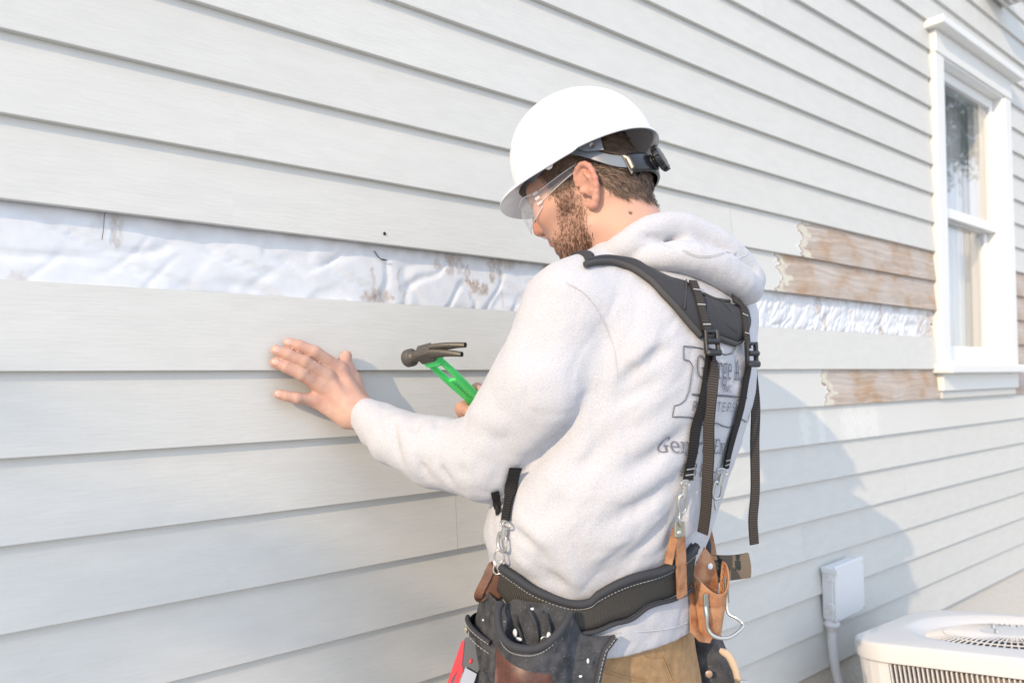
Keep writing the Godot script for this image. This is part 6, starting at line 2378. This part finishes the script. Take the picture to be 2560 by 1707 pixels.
	# soft folds and a rivet inside the mouth
	for q in [[[158, 0.985], [153, 0.955], [151, 0.915]], [[149, 0.975], [146, 0.945], [149, 0.905]], [[165, 0.965], [160, 0.93], [157, 0.9]]]:
		var f := []
		for w in q:
			f.append(hip(w[0], w[1], 0.030))
		b = MB.new()
		b.tube(curve(f, 5), [0.001, 0.0015, 0.002, 0.0026, 0.003, 0.003, 0.003, 0.003, 0.0026, 0.002, 0.001], 8)
		part(t, "pouch_fold", b, ny)
	var rr := hip(148.0, 0.935, 0.036)
	chain_ring(t, rr + hip_n(147.0) * 0.006, Vector3(0, 1, 0), Vector3(1, 0, 0.6), 0.006, "rivet")
	# leather patch with a stitched edge
	var lp := leather_mat("patch_leather", Color(0.105, 0.036, 0.022), Color(0.05, 0.018, 0.012), 0.4)
	pv = []
	var rim2 := []
	for i in 20:
		var u := i / 19.0
		for j in 14:
			var v := j / 13.0
			var th := lerpf(143.0, 173.0, u) + 1.5 * v
			var ytop := lerpf(0.896, 0.932, u) - 0.006 * sin(PI * u)
			var y := lerpf(ytop, 0.75, v)
			var uu := (th - 137.0) / 34.0
			var o := 0.034 + (0.040 + 0.012 * sin(clampf((0.932 - y) / 0.3, 0.0, 1.0) * 2.6)) * pow(maxf(sin(PI * clampf(uu, 0.0, 1.0)), 0.0), 0.55)
			var e := minf(minf(u, 1.0 - u) * 19.0, j)
			pv.append(hip(th, y, o + (0.0006 if e < 0.5 else 0.0042)))
			if j == 1 or i == 1 and j > 0 or i == 18 and j > 0:
				rim2.append(pv[-1])
	b = MB.new()
	b.sheet(pv, 20, 14, Vector3(-0.7, 0, 0.7))
	part(t, "leather_patch", b, lp)
	# a second pocket towards the front and its welt
	pv = []
	for i in 16:
		var u := i / 15.0
		var th := lerpf(178.0, 226.0, u)
		for j in 10:
			var y := lerpf(0.904 + 0.012 * sin(u * 3.0), 0.60, j / 9.0)
			pv.append(hip(th, y, 0.030 + 0.012 * sin(PI * u) + 0.018 * j / 9.0))
	b = MB.new()
	b.sheet(pv, 16, 10, Vector3(-0.9, 0, 0.2))
	part(t, "side_pocket", b, ny)
	for dy in [0.0, -0.014]:
		var w := []
		var wn := []
		for i in 14:
			var th := lerpf(179.0, 208.0, i / 13.0)
			w.append(hip(th, 0.906 + dy + 0.012 * sin((th - 178.0) / 48.0 * 3.0), 0.034 + 0.012 * sin(PI * (th - 178.0) / 48.0)))
			wn.append(hip_n(th))
		if dy == 0.0:
			b = MB.new()
			b.tube(w, 0.0045, 8)
			part(t, "pocket_rim", b, edge)
		for i in w.size():
			w[i] += wn[i] * 0.0046
		stitches(t, w, wn)
	var rv := hip(203.0, 0.902, 0.048)
	b = MB.new()
	b.ball(rv, Vector3(0.006, 0.006, 0.004), Basis.looking_at(hip_n(205.0)), 6, 12)
	part(t, "rivet", b, mat("dirty_brass", lin(0.45, 0.43, 0.33), 0.5, 0.4))
	# paint splashes
	var pw := mat("splash_white", lin(0.7, 0.72, 0.72), 0.6)
	rng.seed = 8
	for k in [[141.5, 0.846, 0.005, 0.013], [152.0, 0.985, 0.003, 0.002], [162.0, 0.938, 0.004, 0.007], [160.0, 0.930, 0.006, 0.003], [146.0, 0.940, 0.004, 0.008], [130.0, 0.905, 0.002, 0.004], [133.0, 0.880, 0.003, 0.002], [144.0, 0.80, 0.002, 0.003], [150.0, 0.86, 0.0015, 0.004], [168.0, 0.952, 0.003, 0.0015], [184.0, 0.94, 0.002, 0.002]]:
		var bulge := pow(maxf(sin(PI * clampf((k[0] - 137.0) / 34.0, 0.0, 1.0)), 0.0), 0.55)
		var o: float = 0.038 if k[1] > 0.9 else 0.034 + 0.047 * bulge
		if k[1] > 0.98:
			o = 0.05
		b = MB.new()
		b.ball(hip(k[0], k[1], o), Vector3(k[2], k[3], 0.0015), Basis.looking_at(hip_n(k[0])), 5, 9)
		part(t, "paint_splash", b, pw)
	# leather loops at the front, with a ring
	var lo := leather_mat("loop_leather", Color(0.17, 0.075, 0.04), Color(0.09, 0.035, 0.02), 0.5)
	var L := curve([Vector3(0.6997, 1.0130, 0.3719), Vector3(0.6877, 1.0190, 0.3757), Vector3(0.6775, 1.0002, 0.3733), Vector3(0.6673, 0.9725, 0.3644), Vector3(0.6727, 0.9648, 0.3618), Vector3(0.6861, 0.9767, 0.3662)], 5)
	var ln := []
	for p in L:
		ln.append(Vector3(-0.75, 0.1, 0.62))
	part(t, "leather_loop", webbing(L, ln, 0.016, 0.004), lo)
	b = MB.new()
	var fc := Vector3(0.6908, 0.9898, 0.3804)
	var fx := Vector3(0.8, 0, 0.6)
	b.plate(fc, fx, Vector3.UP, PackedVector2Array([Vector2(-0.004, 0.024), Vector2(0.010, 0.018), Vector2(0.0135, -0.016), Vector2(0.006, -0.025), Vector2(-0.012, -0.024), Vector2(-0.018, -0.014)]), 0.005)
	part(t, "leather_flap", b, lo)
	chain_ring(t, Vector3(0.6897, 1.0181, 0.3896), Vector3(0.2, 1, 0), Vector3(0.7, 0, 0.7), 0.010)
	b = MB.new()
	b.ball(Vector3(0.6906, 1.0298, 0.3896), Vector3(0.0075, 0.0055, 0.006), Basis.IDENTITY, 5, 9)
	b.ball(Vector3(0.6859, 1.0281, 0.3885), Vector3(0.005, 0.0065, 0.004), Basis.IDENTITY, 5, 9)
	part(t, "tape_wrap", b, pw)
	# ---- back of the belt: padded end, webbing tail, right-hand pouch
	b = MB.new()
	b.tube(curve([Vector3(1.0405, 1.0385, 0.5230), Vector3(1.0536, 1.0430, 0.5268), Vector3(1.0712, 1.0347, 0.5271), Vector3(1.0729, 1.0166, 0.5276), Vector3(1.0640, 0.9950, 0.5261)], 5), 0.010, 10)
	part(t, "belt_end", b, edge)
	var camo := mat("camo_webbing", Color.WHITE, 0.9)
	camo.albedo_texture = tex(256, 128, func(x: int, y: int) -> Color:
		var c := Color(0.20, 0.165, 0.125)
		var q := ns.get_noise_2d(x * 1.7 + 30.0, y * 0.9)
		if x < 70 and q > -0.1:
			c = Color(0.03, 0.032, 0.032)
		elif x > 150 and x < 190 and y < 80 and q > -0.25:
			c = Color(0.035, 0.045, 0.045)
		var wv := 0.75 + 0.25 * cos(x * 1.57) * cos(y * 1.57)
		c = c * wv
		c.a = 1.0
		return c.linear_to_srgb())
	camo.texture_repeat = false
	var tail := []
	var ta := curve([Vector3(1.0825, 1.0070, 0.5281), Vector3(1.0969, 1.0076, 0.5489), Vector3(1.1104, 1.0103, 0.5680), Vector3(1.1242, 1.0158, 0.5849)], 6)
	var tb := curve([Vector3(1.0918, 0.9509, 0.5323), Vector3(1.1006, 0.9592, 0.5494), Vector3(1.1128, 0.9646, 0.5676), Vector3(1.1285, 0.9694, 0.5859)], 6)
	for i in ta.size():
		for j in 5:
			tail.append(ta[i].lerp(tb[i], j / 4.0) + Vector3(0, 0, 0.003) * sin(PI * j / 4.0))
	b = MB.new()
	b.sheet(tail, ta.size(), 5, Vector3(-0.4, 0, 0.9))
	for i in tail.size():
		tail[i] -= Vector3(-0.4, 0, 0.9) * 0.0035
	b.sheet(tail, ta.size(), 5, Vector3(0.4, 0, -0.9))
	part(t, "belt_tail", b, camo)
	for k in 3:
		b = MB.new()
		var a: Vector3 = ta[-1].lerp(tb[-1], 0.25 + 0.06 * k)
		b.tube(curve([a, a + Vector3(0.008, -0.002 + 0.002 * k, -0.006), a + Vector3(0.013 - 0.003 * k, 0.002 * k, -0.010)], 4), 0.0004, 5)
		part(t, "loose_thread", b, edge)
	# right-hand pouch
	var f := Field.new()
	f.noise = noise_a
	f.wob = 0.002
	f.wob_f = 800.0
	f.chain([Vector3(1.1327, 0.8213, 0.4817), Vector3(1.1554, 0.7373, 0.4823), Vector3(1.1575, 0.6503, 0.4796)], [0.030, 0.045, 0.05], 0.03)
	f.chain([Vector3(1.1292, 0.7895, 0.4650), Vector3(1.1423, 0.6977, 0.4580)], [0.03, 0.035], 0.03)
	part(t, "rear_pouch", net(f, Vector3(1.1429, 0.7373, 0.4728) - Vector3(0.16, 0.16, 0.16), Vector3(1.1429, 0.7373, 0.4728) + Vector3(0.16, 0.16, 0.16), 0.007), ny)
	b = MB.new()
	b.tube(curve([Vector3(1.1197, 0.8189, 0.5219), Vector3(1.1247, 0.8122, 0.5378), Vector3(1.1301, 0.7919, 0.5472), Vector3(1.1360, 0.7671, 0.5505), Vector3(1.1392, 0.7422, 0.5517)], 5), [0.004, 0.006, 0.007, 0.0075, 0.0075, 0.0075, 0.0075, 0.0075, 0.0075, 0.0075, 0.007, 0.007, 0.007, 0.007, 0.007, 0.007, 0.007, 0.007, 0.007, 0.007, 0.007], 9)
	part(t, "pouch_lining", b, mat("fleece_beige", lin(0.55, 0.42, 0.30), 0.95))
	b = MB.new()
	b.box(Vector3(1.1370, 0.7644, 0.5574), Vector3(0.014, 0.006, 0.008), 0.002, Basis(Vector3(0, 0, 1), -0.3))
	part(t, "metal_tip", b, M.steel)
	b = MB.new()
	b.lathe(Vector3(1.0930, 0.7786, 0.5162), [Vector2(0.0, 0.002), Vector2(0.003, 0.0025), Vector2(0.0045, 0.001), Vector2(0.0062, 0.0012), Vector2(0.007, 0.0)], 16, Basis(Vector3(0.8, 0, 0.6), Vector3(-0.6, 0, 0.8), Vector3(0, -1, 0)))
	part(t, "rivet", b, mat("copper", lin(0.5, 0.33, 0.24), 0.4, 0.6))

func hammer_holster() -> void:
	var t := thing("hammer_holster", "tan leather hammer holster with a bent steel wire loop on the belt", "tool holster", Vector3(1.0208, 0.9419, 0.5661))
	var lm_ := leather_mat("holster_leather", Color(0.47, 0.24, 0.12), Color(0.27, 0.10, 0.04), 0.5)
	var v := (EYE - Vector3(1.0208, 0.9419, 0.5661)).normalized()
	v.y = 0.0
	v = v.normalized()
	var nn := (v * 0.75 + Vector3(0.35, 0.05, 0.65)).normalized()
	# strap loop round the belt
	var s := curve([Vector3(0.8881, 1.0928, 0.6166), Vector3(0.8998, 1.0612, 0.6085), Vector3(0.9151, 1.0220, 0.5974), Vector3(0.9354, 0.9738, 0.5821)], 6)
	var sn := []
	for p in s:
		sn.append(nn)
	part(t, "belt_loop", webbing(s, sn, 0.0205, 0.0045), lm_)
	s = curve([Vector3(0.8802, 1.1005, 0.6179), Vector3(0.8810, 1.0725, 0.6079), Vector3(0.8835, 1.0402, 0.5973)], 6)
	sn = []
	for p in s:
		sn.append((nn + Vector3(-0.9, 0, 0)).normalized())
	part(t, "belt_loop", webbing(s, sn, 0.0135, 0.003), lm_)
	s = curve([Vector3(1.0897, 1.0703, 0.5115), Vector3(1.0927, 1.0505, 0.5190), Vector3(1.0945, 1.0226, 0.5253), Vector3(1.0865, 0.9977, 0.5369)], 6)
	sn = []
	for p in s:
		sn.append((nn + Vector3(-0.8, 0, 0)).normalized())
	part(t, "belt_loop", webbing(s, sn, 0.012, 0.004), lm_)
	s = curve([Vector3(1.0883, 1.0720, 0.5105), Vector3(1.0737, 1.0600, 0.5115), Vector3(1.0593, 1.0434, 0.5123)], 6)
	sn = []
	for p in s:
		sn.append((nn + Vector3(-0.4, 0, 0)).normalized())
	part(t, "belt_loop", webbing(s, sn, 0.012, 0.004), lm_)
	var b := MB.new()
	b.box(Vector3(0.8786, 1.1013, 0.6245), Vector3(0.010, 0.0125, 0.003), 0.0015, Basis(Vector3.UP.cross(nn).normalized(), Vector3.UP, nn))
	part(t, "strap_clip", b, mat("antique_brass", lin(0.36, 0.34, 0.27), 0.4, 0.7))
	b = MB.new()
	b.lathe(Vector3(0.8764, 1.0963, 0.6262), [Vector2(0.0, 0.0025), Vector2(0.003, 0.0022), Vector2(0.0045, 0.0008), Vector2(0.005, -0.002)], 14, Basis(Vector3.UP.cross(nn).normalized(), nn, Vector3.UP))
	part(t, "rivet", b, M.steel)
	# back flap
	var ax := Vector3.UP.cross(nn).normalized()
	var ay := nn.cross(ax).normalized()
	var c := Vector3(1.0160, 1.0038, 0.5630)
	var px := func(x: float, y: float) -> Vector2:
		return Vector2(x, y)
	b = MB.new()
	b.plate(c, ax, ay, PackedVector2Array([Vector2(-0.034, 0.040), Vector2(-0.026, 0.047), Vector2(-0.012, 0.046), Vector2(0.004, 0.036), Vector2(0.020, 0.018), Vector2(0.028, 0.002), Vector2(0.032, -0.026), Vector2(0.030, -0.060), Vector2(-0.016, -0.060), Vector2(-0.024, -0.015), Vector2(-0.033, 0.018)]), 0.004)
	part(t, "back_flap", b, lm_)
	b = MB.new()
	b.box(c + ax * -0.016 + ay * 0.016 + nn * 0.0018, Vector3(0.0015, 0.007, 0.0009), 0.0004, Basis(ax, ay, nn) * Basis(Vector3(0, 0, 1), 0.35))
	part(t, "slot", b, M.dark_inside)
	b = MB.new()
	b.lathe(c + ax * 0.0165 - ay * 0.0005 + nn * 0.002, [Vector2(0.0, 0.0022), Vector2(0.004, 0.0018), Vector2(0.0055, 0.0004), Vector2(0.006, -0.0005)], 16, Basis(ax, nn, -ay))
	part(t, "white_rivet", b, mat("rivet_white", lin(0.8, 0.8, 0.78), 0.4))
	# cup: a tapering half-tube of leather, open on top
	var pts := []
	var nu := 20
	var nv := 12
	for i in nu:
		var u := i / (nu - 1.0)
		var an := lerpf(-1.75, 1.75, u)
		for j in nv:
			var w := j / (nv - 1.0)
			var half := lerpf(0.036, 0.021, w)
			var y := lerpf(-0.012 - 0.030 * pow(maxf(cos(an), 0.0), 1.5) + 0.016 * sstep(0.5, 1.0, u), -0.108 - 0.010 * cos(an), w)
			pts.append(c + ax * (sin(an) * half + 0.010 - 0.004 * w) + ay * y + nn * (0.002 + (cos(an) + 0.18) * lerpf(0.030, 0.018, w)))
	b = MB.new()
	b.sheet(pts, nu, nv, nn)
	for i in b.v.size():
		var an := lerpf(-1.75, 1.75, (i / nv) / (nu - 1.0))
		var o := ax * sin(an) + nn * cos(an)
		if b.n[i].dot(o) < 0.0:
			b.n[i] = -b.n[i]
	b.rewind()
	var inner := []
	for i in nu:
		var an := lerpf(-1.75, 1.75, i / (nu - 1.0))
		for j in nv:
			inner.append(pts[i * nv + j] - (ax * sin(an) + nn * cos(an)) * 0.0035)
	b.sheet(inner, nu, nv, -nn)
	var lip := []
	for i in nu:
		lip.append(pts[i * nv].lerp(inner[i * nv], 0.5))
	b.tube(lip, 0.0019, 7)
	part(t, "cup", b, lm_)
	b = MB.new()
	b.plate(c + nn * -0.002 - ay * 0.09, ax, ay, PackedVector2Array([Vector2(-0.030, 0.06), Vector2(0.036, 0.06), Vector2(0.028, -0.02), Vector2(0.010, -0.044), Vector2(-0.012, -0.038), Vector2(-0.030, -0.02)]), 0.004)
	part(t, "back_leather", b, lm_)
	# steel wire loop with flattened ends
	var off := nn * 0.034
	b = MB.new()
	var wire := curve([c + ax * -0.020 - ay * 0.044 + nn * 0.026, c + ax * -0.023 - ay * 0.070 + off, c + ax * -0.022 - ay * 0.094 + off, c + ax * -0.012 - ay * 0.107 + nn * 0.042, c + ax * 0.010 - ay * 0.109 + nn * 0.050, c + ax * 0.036 - ay * 0.098 + nn * 0.052, c + ax * 0.043 - ay * 0.091 + nn * 0.048, c + ax * 0.037 - ay * 0.083 + nn * 0.040, c + ax * 0.030 - ay * 0.076 + nn * 0.028, c + ax * 0.032 - ay * 0.05 + nn * 0.022, c + ax * 0.037 - ay * 0.024 + nn * 0.018], 6)
	b.tube(wire, 0.0031, 10)
	part(t, "wire_loop", b, M.steel)
	var ab := mat("plated_steel", lin(0.33, 0.34, 0.30), 0.4, 0.8)
	b = MB.new()
	b.box(c + ax * -0.021 - ay * 0.056 + nn * 0.031, Vector3(0.0048, 0.019, 0.0022), 0.001, Basis(ax, ay, nn))
	part(t, "wire_end", b, ab)
	b = MB.new()
	b.box(c + ax * 0.0345 - ay * 0.040 + nn * 0.021, Vector3(0.0042, 0.022, 0.0022), 0.001, Basis(ax, ay, nn))
	part(t, "wire_end", b, ab)

func utility_knife() -> void:
	var t := thing("utility_knife", "red and grey folding utility knife tucked in the front pocket of the belt", "knife", Vector3(0.6367, 0.8599, 0.3735))
	var red := mat("knife_red", lin(0.62, 0.035, 0.04), 0.4)
	var gm := mat("knife_grey", lin(0.10, 0.105, 0.105), 0.5)
	var al := mat("knife_alloy", lin(0.42, 0.42, 0.42), 0.4, 0.6)
	var c := Vector3(0.6386, 0.8467, 0.3680)
	var nn := (EYE - c).normalized()
	var up := Vector3(0.6503, 0.8980, 0.3793) - Vector3(0.6290, 0.8064, 0.3588)
	up = (up - nn * up.dot(nn)).normalized()
	var ax := up.cross(nn)
	var P := func(pts: Array) -> PackedVector2Array:
		var o := PackedVector2Array()
		for p in pts:
			o.append(p)
		return o
	var b := MB.new()
	b.plate(c, ax, up, P.call([Vector2(-0.020, 0.052), Vector2(-0.012, 0.057), Vector2(0.010, 0.054), Vector2(0.016, 0.048), Vector2(0.020, 0.026), Vector2(0.018, 0.008), Vector2(-0.003, 0.012), Vector2(-0.012, -0.03), Vector2(-0.015, -0.09), Vector2(-0.022, -0.09), Vector2(-0.022, 0.02)]), 0.016)
	part(t, "body", b, gm)
	b = MB.new()
	b.plate(c + nn * 0.0015, ax, up, P.call([Vector2(-0.0235, 0.046), Vector2(-0.019, 0.047), Vector2(-0.011, 0.012), Vector2(-0.006, 0.004), Vector2(-0.008, -0.09), Vector2(-0.015, -0.09), Vector2(-0.0145, 0.0), Vector2(-0.0185, -0.012), Vector2(-0.0195, -0.09), Vector2(-0.026, -0.09)]), 0.016)
	part(t, "red_frame", b, red)
	b = MB.new()
	b.plate(c + nn * 0.003, ax, up, P.call([Vector2(-0.004, 0.009), Vector2(0.0175, 0.006), Vector2(0.0155, -0.09), Vector2(-0.006, -0.09)]), 0.013)
	part(t, "blade_holder", b, al)
	b = MB.new()
	b.ball(c + ax * 0.0015 + up * 0.021 + nn * 0.008, Vector3(0.0032, 0.0045, 0.002), Basis(ax, up, nn), 6, 10)
	part(t, "button", b, red)

# ---------------------------------------------------------------- trees and hedge behind the photographer
func leaf_mat(called: String, c: Color) -> StandardMaterial3D:
	var m := mat(called, c, 0.6)
	m.backlight_enabled = true
	m.backlight = Color(0.25, 0.4, 0.12)
	m.vertex_color_use_as_albedo = true
	return m

func leaf_clump(seed_: int, n: int, size: float, spread: float) -> ArrayMesh:
	var r := RandomNumberGenerator.new()
	r.seed = seed_
	var b := MB.new()
	for i in n:
		var p := Vector3(r.randfn(0, 1), r.randfn(0, 1), r.randfn(0, 1)) * spread
		var d := Vector3(r.randfn(0, 1), r.randfn(-0.3, 0.7), r.randfn(0, 1)).normalized()
		var s := d.cross(Vector3(r.randfn(0, 1), r.randfn(0, 1), r.randfn(0, 1))).normalized()
		var nn := s.cross(d)
		var L := size * r.randf_range(0.7, 1.3)
		b.tint = Color.WHITE * r.randf_range(0.7, 1.3)
		var f := b.vert(p - d * L / 2, nn)
		b.vert(p + s * L * 0.3, nn)
		b.vert(p + d * L / 2, nn)
		b.vert(p - s * L * 0.3, nn)
		b.tri(f, f + 1, f + 2)
		b.tri(f, f + 2, f + 3)
	return b.mesh()

func tree(called: String, label: String, base: Vector3, crown: Vector3, rad: Vector3, clumps: int, leaf: StandardMaterial3D, seed_: int) -> void:
	var t := thing(called, label, "tree", base)
	var r := RandomNumberGenerator.new()
	r.seed = seed_
	var b := MB.new()
	b.tube(curve([base + Vector3(0, -0.1, 0), base.lerp(crown, 0.4) + Vector3(0.1, 0, 0.08), crown - Vector3(0, rad.y * 0.2, 0), crown + Vector3(0, rad.y * 0.7, 0)], 5), [0.17, 0.16, 0.15, 0.14, 0.135, 0.13, 0.12, 0.115, 0.11, 0.1, 0.09, 0.08, 0.06, 0.05, 0.04, 0.02], 10)
	var limbs := b
	part(t, "trunk", b, M.bark)
	for k in 7:
		var an := TAU * k / 7 + r.randf()
		var d := Vector3(cos(an) * rad.x, r.randf_range(-0.3, 0.6) * rad.y, sin(an) * rad.z) * 0.8
		b = MB.new()
		var s0 := crown - Vector3(0, rad.y * 0.4 * r.randf(), 0)
		b.tube(curve([s0, s0 + d * 0.5 + Vector3(0, 0.2, 0), s0 + d], 4), [0.06, 0.055, 0.05, 0.045, 0.04, 0.035, 0.03, 0.02, 0.012], 7)
		part(t, "limb", b, M.bark)
	var mm := MultiMesh.new()
	mm.transform_format = MultiMesh.TRANSFORM_3D
	mm.mesh = leaf_clump(seed_, 26, 0.075, 0.11)
	mm.mesh.surface_set_material(0, leaf)
	mm.instance_count = clumps
	for i in clumps:
		var q := Vector3(r.randfn(0, 1), r.randfn(0, 1), r.randfn(0, 1)).normalized() * pow(r.randf(), 0.45)
		var lump := 0.86 + 0.3 * noise_a.get_noise_3dv(q * 90.0)
		q *= lump
		mm.set_instance_transform(i, Transform3D(Basis.from_euler(Vector3(r.randf() * TAU, r.randf() * TAU, r.randf() * TAU)) * r.randf_range(0.7, 1.3), crown - base + q * rad))
	var o := MultiMeshInstance3D.new()
	o.name = "crown"
	o.multimesh = mm
	t.add_child(o, true)
	o.set_meta("kind", "stuff")

func trees() -> void:
	mat("bark", lin(0.12, 0.09, 0.065), 0.95)
	var lf := leaf_mat("leaf_green", lin(0.075, 0.11, 0.035))
	tree("small_tree", "small leafy tree by the near end of the house wall", Vector3(-12.1, 0, 2.6), Vector3(-11.9, 5.45, 2.4), Vector3(1.75, 1.75, 1.75), 740, lf, 5)
	tree("tall_tree", "tall dark tree mirrored in the upper window pane", Vector3(15.5, 0, 6.5), Vector3(14.6, 6.9, 5.4), Vector3(4.2, 2.5, 3.6), 2600, leaf_mat("leaf_dark", lin(0.035, 0.06, 0.025)), 6)
	var t := thing("garden_hedge", "clipped green garden hedge mirrored in the lower window pane", "hedge", Vector3(16, 0, 6.0))
	var mm := MultiMesh.new()
	mm.transform_format = MultiMesh.TRANSFORM_3D
	mm.mesh = leaf_clump(3, 26, 0.09, 0.13)
	mm.mesh.surface_set_material(0, lf)
	mm.instance_count = 1500
	rng.seed = 14
	for i in 1500:
		mm.set_instance_transform(i, Transform3D(Basis.from_euler(Vector3(rng.randf() * TAU, rng.randf() * TAU, rng.randf() * TAU)), Vector3(rng.randf_range(-5, 5), rng.randf_range(0.1, 2.6), rng.randf_range(-0.5, 0.5) + 2.0)))
	var o := MultiMeshInstance3D.new()
	o.name = "foliage"
	o.multimesh = mm
	t.add_child(o, true)
	o.set_meta("kind", "stuff")

func build_fields() -> void:
	body_fields()

func _ready() -> void:
	light_and_camera()
	build_fields()
	materials()
	ground()
	house()
	disconnect_box()
	vent_hood()
	air_conditioner()
	pipe_stub()
	person()
	hard_hat()
	safety_glasses()
	hammer()
	harness()
	tool_belt()
	hammer_holster()
	utility_knife()
	trees()
